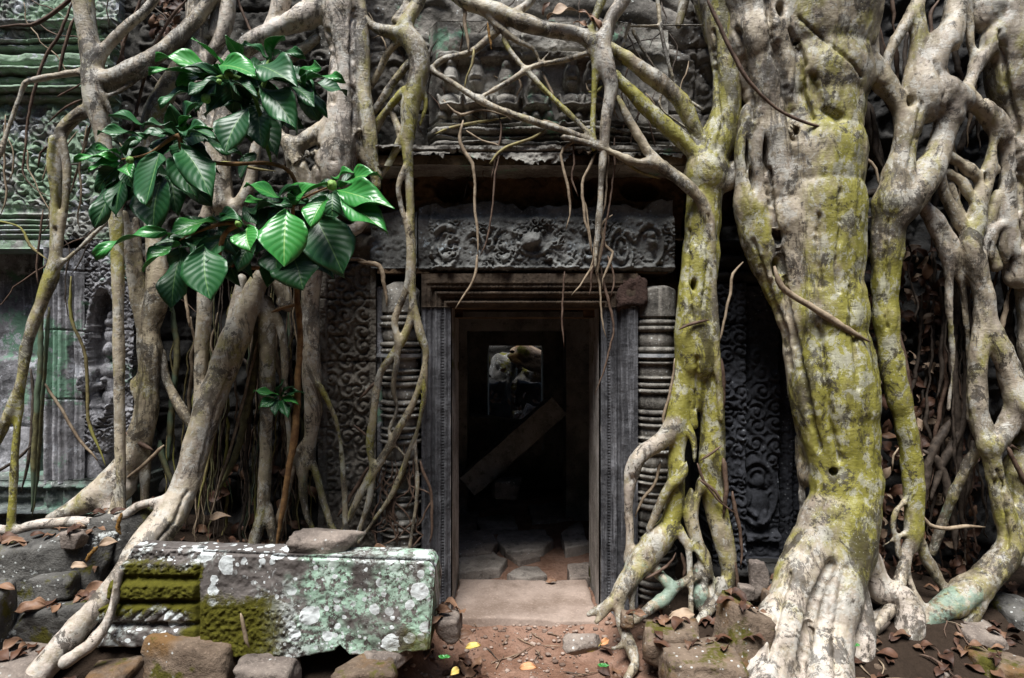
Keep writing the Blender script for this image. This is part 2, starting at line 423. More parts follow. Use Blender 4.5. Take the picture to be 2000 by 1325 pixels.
M_ry = rootmat('yellow_root', (.13, .10, .05), (.28, .24, .10), (.20, .19, .05))
M_rd = rootmat('dark_root', (.025, .018, .013), (.085, .065, .05))
M_rg = rootmat('mossy_root', (.06, .055, .03), (.14, .13, .06), (.09, .125, .08))
M_steel = plain('strap_metal', (.20, .21, .22), (.38, .38, .38), 20, .5)
M_leafdry = plain('dry_leaf', (.085, .045, .027), (.22, .125, .075), 6, .55)
M_leafdry2 = plain('pale_dry_leaf', (.22, .15, .10), (.40, .30, .21), 6, .6)
M_leafyel = plain('yellow_leaf', (.42, .30, .06), (.55, .42, .14), 6, .5)
M_leaforg = plain('orange_leaf', (.45, .20, .08), (.55, .30, .16), 6, .5)
M_twig = plain('twig', (.10, .06, .04), (.30, .22, .15), 14, .7)
# ------------------------------------------------ ground
def G(x, y):
    x = np.asarray(x, float); y = np.asarray(y, float)
    Sx = np.interp(x, [-9, -3, -2.4, -1.6, -.9, -.6, -.45, .62, .8, 1.4, 2.4, 3.2, 9], [.75, .72, .68, .45, .40, .22, .0, .0, .12, .28, .30, .30, .35])
    fr = sst(-1.5, -.15, y)
    z = Sx * fr
    z = z + .03 * fbm(x * 2.2, y * 2.2, 1.7, 4) * (1 + 2 * sst(.6, 1.6, np.abs(x))) - .02
    z = z + .045 * sst(-.75, -.16, y) * (np.abs(x - .1) < .62) * (y < .5)
    z = np.where(y > .5, np.where((x > -.9) & (x < 1.1), .0 + .02 * fbm(x * 4, y * 4, 3., 3), z), z)
    return z
def ground():
    a = np.concatenate([np.linspace(-60, -6, 14), np.arange(-5, 5, .03), np.linspace(5, 60, 14)])
    b = np.concatenate([np.linspace(-60, -3.2, 12), np.arange(-3, -1.6, .08), np.arange(-1.6, .9, .026), np.arange(.9, 9, .25), np.linspace(9.2, 70, 10)])
    X, Y = np.meshgrid(a, b, indexing='ij'); Z = G(X, Y) + .022 * fbm(X * 12, Y * 12, 4., 4) + .012 * np.clip(fbm(X * 30, Y * 30, 9., 2) - .1, 0, 1)
    V = np.stack([X, Y, Z], -1).reshape(-1, 3); n, m = X.shape
    I = np.arange(n * m).reshape(n, m)
    Q = np.stack([I[:-1, :-1], I[1:, :-1], I[1:, 1:], I[:-1, 1:]], -1).reshape(-1, 4)
    g = NG('earth'); n1 = g.noise(2.5, 6, .7); n2 = g.noise(30, 5, .7); n3 = g.noise(9, 6, .7)
    col = g.mix(g.ramp(n1, .35, .65), (.17, .092, .060), (.30, .185, .135))
    col = g.mix(g.ma('MULTIPLY', g.ramp(n2, .5, .7), .6), col, (.09, .052, .036))
    col = g.mix(g.ma('MULTIPLY', g.ramp(n3, .58, .66), .5), col, (.36, .25, .19))
    # bare trodden earth on the path, humus away from it
    sx = g.t.nodes.new('ShaderNodeSeparateXYZ'); g.t.links.new(g.tc, sx.inputs[0])
    far = g.ramp(g.ma('ADD', g.ma('ABSOLUTE', g.ma('SUBTRACT', sx.outputs[0], .1)), g.ma('MULTIPLY', n3, .5)), .8, 1.15); far = g.ma('MAXIMUM', far, g.ramp(sx.outputs[1], 3., 4.5))
    col = g.mix(far, col, g.mix(n2, (.016, .011, .008), (.055, .038, .027)))
    mat = g.done(col, .95, g.bump(g.ma('ADD', n2, n3), .9, .03), .1)
    o = obj('ground', V, Q, mat, origin=(0, 0, 0)); tag(o, kind='structure')
ground()

# ------------------------------------------------ temple
T = thing('stone_temple', (0, .5, 0), 'dark carved sandstone temple front with open doorway under thick tree roots', 'temple')
def relief(name, px0, py0, px1, py1, dep, hf, mat, step=2.4, back=.25, parent=T, mask=None):
    """carved slab whose front face follows a height function given in photo pixels at depth dep"""
    nu = max(2, int((px1 - px0) / step) + 1); nv = max(2, int((py1 - py0) / step) + 1)
    u = np.linspace(px0, px1, nu); v = np.linspace(py0, py1, nv)
    U, Vv = np.meshgrid(u, v, indexing='ij'); h = np.asarray(hf(U, Vv)) * np.ones_like(U)
    sc = (CD + dep) / F
    X = (U - 1000) * sc; Z = CAMZ - (Vv - 662.5) * sc; Y = dep - h
    V = np.stack([X, Y, Z], -1).reshape(-1, 3)
    I = np.arange(nu * nv).reshape(nu, nv)
    Q = np.stack([I[:-1, :-1], I[1:, :-1], I[1:, 1:], I[:-1, 1:]], -1).reshape(-1, 4)[:, ::-1]
    if mask is not None:
        mk = mask((U[:-1, :-1] + U[1:, 1:]) / 2, (Vv[:-1, :-1] + Vv[1:, 1:]) / 2).reshape(-1); Q = Q[mk]
    Q = [Q]
    edge = np.concatenate([I[:, 0], I[-1, 1:], I[-2::-1, -1], I[0, -2:0:-1]])
    B = V[edge].copy(); B[:, 1] = dep + back; k = len(edge); j = np.arange(k); n0 = len(V)
    if mask is None:
        V = np.concatenate([V, B])
        Q.append(np.stack([edge, edge[(j + 1) % k], n0 + (j + 1) % k, n0 + j], 1)[:, ::-1])
        o = obj(name, V, np.concatenate(Q).astype(np.int32), mat, parent)
    else:
        V = np.concatenate([V, B])
        Q.append(np.stack([edge, edge[(j + 1) % k], n0 + (j + 1) % k, n0 + j], 1)[:, ::-1])
        o = obj(name, V, np.concatenate(Q).astype(np.int32), mat, parent)
    return o
def dome(U, V, cx, cy, rx, ry, h, p=.5):
    q = 1 - ((U - cx) / rx) ** 2 - ((V - cy) / ry) ** 2
    return h * np.clip(q, 0, 1) ** p
def ring(U, V, cx, cy, rx, ry, w_, h):
    r = np.sqrt(((U - cx) / rx) ** 2 + ((V - cy) / ry) ** 2); m = (rx + ry) / 2
    return h * np.clip(1 - (np.abs(r - 1) * m / w_) ** 2, 0, 1) ** .5
def band(V, y0, y1, h, s=3.):
    return h * sst(y0 - s, y0 + s, V) * (1 - sst(y1 - s, y1 + s, V))
def stroke(U, V, pts, w_, h):
    r = 0
    for (x0, y0), (x1, y1) in zip(pts, pts[1:]):
        dx, dy = x1 - x0, y1 - y0; t = np.clip(((U - x0) * dx + (V - y0) * dy) / (dx * dx + dy * dy + 1e-9), 0, 1)
        dd = np.hypot(U - x0 - t * dx, V - y0 - t * dy)
        r = np.maximum(r, h * np.clip(1 - (dd / w_) ** 2, 0, 1) ** .5)
    return r
def scrolls(U, V, cell, seed, h, turns=2.6):
    """carved foliage: spirals on a jittered lattice"""
    rs = np.random.RandomState(seed); J = rs.rand(97, 97, 4)
    ci = np.floor(U / cell).astype(int); cj = np.floor(V / cell).astype(int)
    best = np.full(U.shape, 1e9); out = np.zeros(U.shape)
    for a in (-1, 0, 1):
        for b in (-1, 0, 1):
            jj = J[(ci + a) % 97, (cj + b) % 97]
            cx = (ci + a + .25 + .5 * jj[..., 0]) * cell; cy = (cj + b + .25 + .5 * jj[..., 1]) * cell
            dx, dy = U - cx, V - cy; r = np.hypot(dx, dy); th = np.arctan2(dy, dx) * np.where(jj[..., 2] > .5, 1, -1)
            s = .5 + .5 * np.cos(2 * np.pi * r / cell * turns - th * 1. + jj[..., 3] * 6)
            s = np.where(r < cell * .13, 1, s)
            m = r < best; best = np.where(m, r, best); out = np.where(m, s, out)
    er = .35 + .65 * sst(-.28, .12, fbm(U / cell / 2.3, V / cell / 2.3, seed + 5, 4))
    return h * er * (out ** .7) * (1 - sst(cell * .55, cell * .8, best)) + h * .25 * vn(U / cell * 3.1, V / cell * 3.1, seed)
def rough(U, V, h, s=30., seed=1.):
    return h * fbm(U / s, V / s, seed, 4)
def wear(U, V, h, seed=1.): return h * np.minimum(0, fbm(U / 16., V / 16., seed, 4) + .1)
def joints(U, V, ys, xs=(), h=.012, w_=2.2, wob=3):
    d = 0
    for y in ys: d = np.maximum(d, np.clip(1 - np.abs(V - y - wob * vn(U / 60., y, 0)) / w_, 0, 1))
    for x, y0, y1 in xs: d = np.maximum(d, np.clip(1 - np.abs(U - x - wob * vn(V / 60., x, 0)) / w_, 0, 1) * (V > y0) * (V < y1))
    return -h * d

# solid cores behind the carved faces (real masonry mass with the doorway passage left open)
XL, XR, ZT = -.435, .630, 2.235
cb = MB()
cb.box(-8, .62, -1, XL - .10, 1.25, 7.2); cb.box(XR + .10, .62, -1, 8, 1.25, 7.2); cb.box(XL - .10, .62, ZT + .08, XR + .10, 1.25, 7.2)
cb.build('masonry_core', M_dark, T)
sh = MB()   # inner chamber walls, roof, far wall with its opening
sh.box(-1.5, 1.25, -1, -1.0, 4.3, 3.0); sh.box(1.1, 1.25, -1, 1.6, 4.3, 3.0); sh.box(-1.5, 1.75, 2.6, 1.6, 4.3, 3.1)  # roof stops short of the front, unseen gap added to light the floor
sh.box(-1.0, 4.0, -1, -.33, 4.6, 2.6); sh.box(.42, 4.0, -1, 1.1, 4.6, 2.6); sh.box(-.33, 4.0, 1.92, .42, 4.6, 2.6); sh.box(-.33, 4.0, -1, .42, 4.6, .52)
sh.box(-1.0, 2.5, -.2, -.50, 2.9, 2.6); sh.box(.60, 2.5, -.2, 1.1, 2.9, 2.6); sh.box(-.5, 2.5, 2.10, .6, 2.9, 2.6)
sh.box(-1.5, 4.6, 2.2, 1.6, 5.4, 2.5)  # unseen overhang past the far wall, added to cut top light on the heap
sh.build('chamber_walls', M_in, T)
relief('court_wall', 780, 470, 1240, 900, 8.2, lambda U, V: rough(U, V, .5, 30, 3) + rough(U, V, .15, 9, 3) + joints(U, V, [540, 600, 650, 700, 750, 800], (), .1, 3), M_boul, 3, .6)
rv = MB()   # reveals of the doorway
rv.box(XL - .1, -.02, -.1, XL, .66, ZT + .08); rv.box(XR, -.02, -.1, XR + .1, .66, ZT + .08)
rv.build('door_reveal', stone('reveal_stone', (.16, .14, .122), (.42, .38, .35), streak=.3, bumps=.7, moss=.3), T)
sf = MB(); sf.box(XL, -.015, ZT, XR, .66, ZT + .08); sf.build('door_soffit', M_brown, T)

# upper wall with the carved pediment
def h_upper(U, V):
    h = rough(U, V, .05, 90, 3) + rough(U, V, .018, 22, 8)
    h = h + .05 * ring(U, V, 1130, 330, 330, 330, 26, 1.) + .035 * ring(U, V, 1130, 330, 380, 375, 16, 1.) * (U > 1130)
    h = h + .04 * ring(U, V, 1130, 330, 290, 285, 14, 1.) * (U > 1150)
    h = h + .05 * ring(U, V, 850, 40, 75, 70, 22, 1.) + .03 * ring(U, V, 850, 40, 45, 40, 10, 1.)
    h = h + scrolls(U, V, 34, 5, .02) * sst(1330, 1350, U) + scrolls(U, V, 40, 15, .022) * (1 - sst(800, 830, U))
    h = h + .02 * band(V, 110, 128, 1)
    return h + joints(U, V, [100, 222, -20], [(1235, 100, 222), (1355, 0, 330), (905, -50, 100), (1010, -60, 60), (1290, 222, 320), (1180, 0, 100), (790, 100, 222)], .03, 3)
relief('upper_wall', 690, -260, 1450, 305, .0, h_upper, M_wall, 3.0, .7)
def h_ped(U, V):
    h = rough(U, V, .030, 40, 2) + rough(U, V, .014, 11, 6)
    h = h + band(V, 122, 138, .07, 3) * sst(850, 870, U) * (1 - sst(1180, 1230, U)) + band(V, 84, 118, .03, 8) * (U > 880)
    rs = np.random.RandomState(4)
    for i, cx in enumerate([885, 932, 990, 1046, 1112, 1150]):
        hy = [172, 168, 176, 178, 170, 176][i]
        h = np.maximum(h, dome(U, V, cx, hy, 17, 31, .10)); h = np.maximum(h, dome(U, V, cx, hy - 26, 11, 13, .10))
        h = h + stroke(U, V, [(cx - 8, hy + 4), (cx + 8, hy + 4)], 3, .010) - stroke(U, V, [(cx - 8, hy + 10), (cx + 8, hy + 10)], 2.5, .012)
        h = np.maximum(h, dome(U, V, cx, 214, 24, 16, .085)); h = np.maximum(h, stroke(U, V, [(cx - 23, 208), (cx - 18, 226), (cx, 222), (cx + 18, 226), (cx + 23, 208)], 5, .10))
    for i in range(13):
        cx = 862 + i * 26 + rs.rand() * 6; h = np.maximum(h, dome(U, V, cx, 240 + rs.rand() * 5, 10, 13, .07)); h = np.maximum(h, dome(U, V, cx, 228, 5.5, 6, .075))
    for y0, y1, hh in ((255, 262, .09), (266, 276, .12), (281, 287, .10), (291, 301, .13)):
        h = h + band(V, y0 + 2 * vn(U / 30, y0, 0), y1 + 3 * vn(U / 22., y1, 0), hh, 2) * (.7 + .4 * fbm(U / 30, y0, 1., 3))
    for i in range(60): h = h + dome(U, V, 858 + i * 5.6, 271, 2.6, 4, .012) * (rs.rand() > .3)
    side = sst(835, 862, U) * (1 - sst(1180, 1300, U)) * .12
    return h + side + joints(U, V, [250], [(1020, 60, 250), (905, 250, 310), (1088, 250, 330)], .03, 2.5)
relief('pediment', 838, 58, 1305, 303, -.05, h_ped, M_ped, 2.0, .12)
def h_lip(U, V):
    return .14 + rough(U, V, .04, 30, 5) + rough(U, V, .015, 9, 5) - .05 * band(V, 306, 309, 1, 1)
relief('cornice', 735, 296, 1345, 334, -.15, h_lip, M_ped, 1.5, .5, mask=lambda U, V: V < 309 + 16 * sst(900, 960, U) * (1 - sst(1080, 1150, U)) + 5 * np.round(2 * vn(U / 28., 3., 1.)) + 3 * vn(U / 6., 3., 5.))
# underside of the cornice and recess over the lintel
mb = MB()
x0, y_, z0 = W(735, 330, -.16); x1, _, _ = W(1345, 330, -.16)
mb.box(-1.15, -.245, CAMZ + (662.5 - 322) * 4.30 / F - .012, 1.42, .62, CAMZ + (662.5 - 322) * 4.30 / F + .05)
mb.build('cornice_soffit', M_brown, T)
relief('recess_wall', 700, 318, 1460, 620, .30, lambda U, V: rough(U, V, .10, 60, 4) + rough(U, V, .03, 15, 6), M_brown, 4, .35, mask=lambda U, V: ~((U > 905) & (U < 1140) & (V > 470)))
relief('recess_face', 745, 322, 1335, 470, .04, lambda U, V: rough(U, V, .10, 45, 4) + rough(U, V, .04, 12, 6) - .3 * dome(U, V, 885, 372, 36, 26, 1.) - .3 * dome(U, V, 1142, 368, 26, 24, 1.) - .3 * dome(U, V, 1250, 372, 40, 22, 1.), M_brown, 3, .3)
# lintel
def h_lint(U, V):
    e = np.zeros(U.shape)
    for cx, cy, rx, ry in ((872, 482, 27, 40), (925, 490, 22, 36), (985, 486, 24, 38), (1105, 484, 30, 42), (1152, 488, 22, 38), (1212, 488, 24, 40), (1266, 480, 26, 42)):
        e = np.maximum(e, ring(U, V, cx, cy, rx, ry, 5, .030)); e = np.maximum(e, ring(U, V, cx, cy, rx * .55, ry * .6, 3.5, .022))
        e = np.maximum(e, dome(U, V, cx, cy + ry * .55, 9, 10, .034)); e = np.maximum(e, dome(U, V, cx, cy - ry * .1, 5, 13, .030))
        for k in range(9):
            a = k * .7; e = np.maximum(e, dome(U, V, cx + rx * 1.22 * math.cos(a), cy + ry * 1.18 * math.sin(a), 5, 5, .028))
    for cx, hy in ((880, 448), (1270, 460), (1268, 505)):
        e = np.maximum(e, dome(U, V, cx, hy, 8, 9, .05)); e = np.maximum(e, dome(U, V, cx, hy + 18, 10, 13, .04))
    e = np.maximum(e, dome(U, V, 1042, 474, 26, 20, .05)); e = np.maximum(e, stroke(U, V, [(1012, 478), (1024, 494), (1042, 500), (1060, 494), (1074, 478)], 6, .045))
    e = np.maximum(e, dome(U, V, 1015, 505, 10, 6, .05)); e = np.maximum(e, dome(U, V, 1068, 505, 10, 6, .05)); e = np.maximum(e, dome(U, V, 1041, 512, 7, 8, .05))
    er = .25 + .75 * sst(-.22, .15, fbm(U / 26., V / 26., 6., 4)); low = 1.8 * er * np.maximum(e, scrolls(U + 4 * vn(U / 20., V / 20., 1.), V, 17, 9, .022)) * sst(428, 436, V + 8 * vn(U / 30., 2., 2.)) * sst(832, 842, U)
    band_ = band(V, 521, 526, .02, 1.5)
    up = -.02 * sst(430, 415, V) + rough(U, V, .03, 40, 7)
    top = 394 + 9 * vn(U / 60., 7., 1.) + 5 * vn(U / 17., 1., 4.) - 10 * sst(1240, 1290, U)
    return low + band_ + up + rough(U, V, .008, 8, 3) - .5 * sst(top + 3, top - 3, V) - .02 * (1 - sst(836, 842, U)) - .03 * sst(526, 530, V)
relief('lintel', 816, 372, 1316, 531, -.08, h_lint, M_lint, 1.7, .5)
relief('lintel_end_block', 724, 385, 815, 524, -.06, lambda U, V: rough(U, V, .03, 40, 1) + rough(U, V, .012, 10, 2) + scrolls(U, V, 30, 2, .012) * sst(470, 480, V) - .35 * sst(410 + 14 * vn(U / 20., 1., 1.), 402, V), M_lint, 2.5, .5)
mb = MB(); z = lambda py, d: CAMZ - (py - 662.5) * (CD + d) / F
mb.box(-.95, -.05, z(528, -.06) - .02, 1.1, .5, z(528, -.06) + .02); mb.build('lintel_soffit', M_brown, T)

# door frame: one mitred moulding round the opening, three members
def frame_h(U, V, dep=-.02):
    sc = (CD + dep) / F; X = (U - 1000) * sc; Z = CAMZ - (V - 662.5) * sc
    mside = np.where(X < .1, XL - X, X - XR); mtop = Z - ZT; m = np.maximum(mside, mtop)
    h = .015 * sst(.0, .006, m) + .02 * sst(.020, .026, m) - .03 * sst(.042, .048, m) + .03 * sst(.062, .068, m) + .015 * sst(.085, .09, m) - .02 * sst(.105, .115, m) + .03 * sst(.128, .135, m) + .012 * sst(.16, .165, m)
    along = np.where(mside > mtop, Z, X)
    q = 1 - ((m - .055) / .0085) ** 2 - ((((along / .021) % 1) - .5) * 2.1) ** 2
    h = h + .012 * np.clip(q, 0, 1) ** .5 + rough(U, V, .010, 24, 3) + .004 * vn(U / 3., V / 70., 1.)
    return h
xp = lambda x: 1000 + x * F / (CD - .02)
zt = 662.5 + (CAMZ - ZT) * F / (CD - .02)
for a, b, c, d in ((826, zt, xp(XL), 1175), (xp(XR), zt, 1242, 1200)):
    relief('door_jamb', a, 578 if a < 900 else 590, c, d, -.02, frame_h, M_frame, 1.6, .1)
relief('door_head', 826, 536, 1242, zt, -.03, lambda U, V: frame_h(U, V) + .004, M_head, 1.6, .1)

# threshold
def slab_top(name, pts, ztop, th, mat, parent=None, label=None, amp=.01, origin=None):
    """flat stone: outline in world xy, rounded edge, uneven top"""
    n = len(pts); c = np.mean(pts, 0); V = []; rings = [(1., -th), (1., -.015), (.985, -.003), (.96, 0)] + [(s, 0) for s in (.9, .75, .55, .3, .1)]
    P_ = []
    for i in range(n):
        a, b = np.array(pts[i]), np.array(pts[(i + 1) % n]); k = max(2, int(np.linalg.norm(b - a) / .03))
        P_ += [a + (b - a) * t / k for t in range(k)]
    P_ = np.array(P_); N_ = len(P_)
    for s, dz in rings:
        q = c + (P_ - c) * s; q = q + .008 * np.stack([vn(q[:, 0] * 14, q[:, 1] * 14, 1.), vn(q[:, 0] * 14, q[:, 1] * 14, 5.)], 1)
        zz = ztop + dz + amp * fbm(q[:, 0] * 6, q[:, 1] * 6, ztop, 3)
        V.append(np.concatenate([q, zz[:, None]], 1))
    V = np.concatenate(V); Fs = []
    for r in range(len(rings) - 1):
        for i in range(N_): Fs.append((r * N_ + i, r * N_ + (i + 1) % N_, (r + 1) * N_ + (i + 1) % N_, (r + 1) * N_ + i))
    Fs.append(tuple(range((len(rings) - 1) * N_, len(rings) * N_)))
    return obj(name, V, Fs, mat, parent)
slab_top('threshold', [(-.42, -.13), (.60, -.15), (.60, .58), (-.42, .60)], .075, .2, M_thr, T, amp=.02)

# colonnettes: turned shafts with rings, beads and a metal strap each
def colonnette(cx, ptop, pbot, rpx, dep, seed, broken):
    sc = (CD + dep) / F; x0 = (cx - 1000) * sc; R0 = rpx * sc; ns = 96
    ys = np.arange(ptop, pbot, 1.7); rs = np.random.RandomState(seed)
    prof = np.zeros(len(ys)); bead = np.zeros(len(ys))
    y = ptop + (60 if broken else 24)
    while y < pbot:
        for (hgt, rr, bd) in ((6, .90, 0), (9, 1.0, 1), (3, .88, 0), (9, 1.03, 1), (4, .90, 0), (18 + 8 * rs.rand(), .965, 0), (3, .9, 0), (9, 1.02, 1), (3, .88, 0), (9, 1.0, 1), (5, .9, 0), (6, 1.04, 0), (14 + 10 * rs.rand(), .93, 0), (5, 1.03, 0)):
            m = (ys >= y) & (ys < y + hgt); t = (ys[m] - y) / hgt
            prof[m] = (1 - (1 - rr) * 1.5) - .07 * (2 * t - 1) ** 2; bead[m] = bd; y += hgt
    m0 = prof == 0; prof[m0] = .97
    th = np.linspace(0, 2 * np.pi, ns, endpoint=False)
    YY, TH = np.meshgrid(ys, th, indexing='ij')
    r = prof[:, None] * (1 - .03 * (np.abs(((TH / (np.pi / 4)) % 1) - .5) * 2) ** 2)
    r = .5 + (r - .5) * 1.0 + bead[:, None] * .05 * np.abs(np.sin(TH * 18))
    er = fbm(np.cos(TH) * 2.2 + seed, np.sin(TH) * 2.2, YY / 40., 4)
    r = r * (1 + .03 * er) - .10 * np.clip(er - .28, 0, 1)
    topd = sst(ptop + 5 + 30 * (vn(np.cos(TH) * 1.3 + seed, np.sin(TH) * 1.3, 2.) + .6), ptop - 4, YY); r = r * (1 - .65 * topd)
    Z = CAMZ - (YY - 662.5) * sc
    X = x0 + R0 * r * np.cos(TH); Y = dep + R0 + R0 * r * np.sin(TH) - R0
    V = np.stack([X, Y, Z], -1).reshape(-1, 3); n = len(ys); I = np.arange(n * ns).reshape(n, ns); J = np.roll(I, -1, 1)
    Q = [tuple(q) for q in np.stack([I[:-1], J[:-1], J[1:], I[1:]], -1).reshape(-1, 4)]
    Q.append(tuple(I[0][::-1])); Q.append(tuple(I[-1]))
    o = obj('colonnette', V, Q, M_col, T)
    # metal strap round the shaft
    s = MB(); zz = CAMZ - (694 - 662.5) * sc; a = np.linspace(0, 2 * np.pi, 49)[:-1]; rr = R0 * 1.075
    for i in range(48):
        b_ = (i + 1) % 48
        P4 = [(x0 + q * math.cos(a[k]), dep + q * math.sin(a[k]), zz + e) for e in (-.012, .012) for q in (rr, rr + .006) for k in (i, b_)]
        s.add(P4, [(2, 3, 7, 6), (0, 4, 5, 1), (6, 7, 5, 4), (2, 0, 1, 3)])
    sx = -1 if cx > 1000 else 1
    s.box(x0 - rr - .05, dep - .016, zz - .012, x0 - rr, dep + .01, zz + .012) if cx < 1000 else s.box(x0 - rr - .035, dep - .035, zz - .016, x0 - rr + .01, dep + .01, zz + .016)
    s.build('metal_strap', M_steel, o)
colonnette(784, 552, 1082, 39, .02, 3, True)
colonnette(1279, 560, 1205, 41, .02, 8, True)
relief('colonnette_backing', 727, 560, 748, 1075, .03, lambda U, V: rough(U, V, .012, 18, 2), M_left2, 3, .3)
# pilaster left of the door
def h_pil(U, V):
    x0, x1 = 628 - (V - 515) * .008, 736
    c = (U - x0) / (x1 - x0)
    bord = .030 * sst(.14, .10, c) + .030 * sst(.86, .90, c) + .012 * ring(U, V, 682, 640, 42, 60, 7, 1.) + .02 * dome(U, V, 683, 625, 30, 40, 1.)
    h = scrolls(U, V, 30, 31, .034, 2.2) * (c > .14) * (c < .86) + scrolls(U, V, 12, 33, .012) * ((c <= .14) | (c >= .86))
    return h + bord + rough(U, V, .02, 45, 3) + rough(U, V, .008, 9, 3) + joints(U, V, [582, 705, 835, 960], [(690, 705, 835)], .03, 2.5)
relief('pilaster', 624, 515, 736, 1075, .02, h_pil, M_pil, 2.0, .5)
relief('pilaster_capital', 560, 350, 740, 512, .0, lambda U, V: .05 * band(V, 380, 392, 1) + .07 * band(V, 400, 430, 1, 6) + .05 * band(V, 440, 452, 1) + .08 * band(V, 462, 492, 1, 8) * (.8 + .2 * np.cos(U / 4.)) + rough(U, V, .03, 20, 2), M_pil, 2.4, .5)
# dark carved pilasters on the right
relief('pilaster', 1390, 555, 1452, 1108, .05, lambda U, V: scrolls(U, V, 26, 41, .032, 2.2) + .03 * (U > 1440) + rough(U, V, .02, 30, 3) + joints(U, V, [632, 800, 945], (), .04, 3), M_blue, 2.2, .5)
def h_p2(U, V):
    f = dome(U, V, 1478, 985, 22, 34, .05) + dome(U, V, 1480, 940, 12, 14, .05) + dome(U, V, 1470, 1020, 14, 26, .04) + dome(U, V, 1490, 1020, 12, 28, .04) + stroke(U, V, [(1460, 960), (1452, 990), (1466, 1000)], 6, .05) + .04 * ring(U, V, 1475, 960, 38, 60, 6, 1.)
    return np.maximum(f, scrolls(U, V, 34, 51, .03)) + rough(U, V, .02, 40, 4) + band(V, 1040, 1056, .05) + band(V, 1090, 1110, .06)
relief('pilaster', 1453, 560, 1520, 1140, .12, h_p2, M_blue, 2.2, .5)
relief('side_wall', 1521, 500, 1600, 1150, .20, lambda U, V: .02 * (np.sin(U / 4.) > 0) + scrolls(U, V, 22, 61, .02) + rough(U, V, .02, 30, 4), M_blue, 2.6, .4)
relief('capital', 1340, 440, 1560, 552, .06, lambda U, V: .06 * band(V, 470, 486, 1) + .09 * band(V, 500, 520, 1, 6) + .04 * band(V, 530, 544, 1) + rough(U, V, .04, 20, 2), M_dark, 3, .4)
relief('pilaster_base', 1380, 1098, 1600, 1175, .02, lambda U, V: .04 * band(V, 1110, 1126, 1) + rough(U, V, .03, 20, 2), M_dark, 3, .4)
# dark wall face behind the left roots and behind the right lattice
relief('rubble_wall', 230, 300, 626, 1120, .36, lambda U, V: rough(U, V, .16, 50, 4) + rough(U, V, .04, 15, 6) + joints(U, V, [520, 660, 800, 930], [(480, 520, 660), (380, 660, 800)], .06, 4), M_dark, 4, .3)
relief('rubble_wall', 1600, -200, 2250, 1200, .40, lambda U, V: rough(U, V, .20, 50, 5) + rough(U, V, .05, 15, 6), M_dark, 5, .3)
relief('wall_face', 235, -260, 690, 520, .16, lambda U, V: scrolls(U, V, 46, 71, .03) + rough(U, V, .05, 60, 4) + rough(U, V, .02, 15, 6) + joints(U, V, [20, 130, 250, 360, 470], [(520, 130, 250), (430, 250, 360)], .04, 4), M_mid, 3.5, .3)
relief('wall_face', 1440, -260, 1610, 450, .16, lambda U, V: rough(U, V, .05, 60, 4), M_dark, 5, .3)

# left wall: stacked cornice mouldings, carved field, window surround, pilaster, niche with figure, base
def h_lw(U, V):
    h = rough(U, V, .03, 50, 6) + rough(U, V, .012, 12, 3)
    h = h + scrolls(U, V, 26, 81, .035) * (band(V, -40, 46, 1, 3) + band(V, 60, 84, 1, 3) * 1.3) + band(V, 47, 56, .09, 2) + band(V, 86, 92, .10, 2) + band(V, 96, 101, .08, 2)
    h = h + (.11 * band(V, 113, 134, 1, 5)) * (.75 + .25 * np.cos(U / 12.5)) ** .6 + band(V, 142, 150, .13, 2) + band(V, 156, 170, .09, 4) * (.8 + .2 * np.cos(U / 6.)) + band(V, 176, 186, .12, 2) + band(V, 190, 200, .06, 2)
    h = h + scrolls(U, V, 30, 83, .035) * band(V, 205, 405, 1, 3) * (np.abs(((U + 8) % 46) - 23) > 3) + .012 * (np.abs(((U + 8) % 46) - 23) < 4) * band(V, 205, 405, 1, 2)
    for y in (418, 430, 440, 449, 458): h = h + band(V, y, y + 5, .035, 1.5) * (U < 104)
    h = h + scrolls(U, V, 22, 85, .03) * (U > 112) * band(V, 415, 545, 1, 4)
    return h + joints(U, V, [104, 300], [(70, 0, 104), (130, 200, 300)], .025, 2)
relief('carved_wall', -420, -260, 234, 468, .10, h_lw, M_left, 2.2, .5)
relief('window_surround', -420, 468, 98, 486, .04, lambda U, V: rough(U, V, .008, 12, 3), M_left, 2.5, .6)
relief('window_surround', 84, 486, 98, 940, .04, lambda U, V: rough(U, V, .008, 12, 3), M_left, 2.5, .6)
relief('window_fill', -420, 486, 84, 1000, .34, lambda U, V: rough(U, V, .03, 40, 3) + joints(U, V, [533, 698, 830], [(-60, 533, 698)], .02, 2) + .05 * sst(694, 702, V), M_left2, 3.5, .3)
def h_wp(U, V):
    h = rough(U, V, .012, 30, 3) + .006 * vn(U / 3., V / 60., 4)
    for x, hh in ((100, .05), (112, .03), (126, .045), (134, .02), (150, .035), (158, .02)): h = h + hh * sst(x - 1.5, x + 1.5, U) * (1 - sst(x + 6, x + 9, U))
    return h + .03 * sst(98, 101, U) * (1 - sst(144, 147, U)) + joints(U, V, [530, 645, 780], (), .02, 2)
relief('window_pilaster', 98, 486, 166, 940, .06, h_wp, M_left2, 1.8, .5)
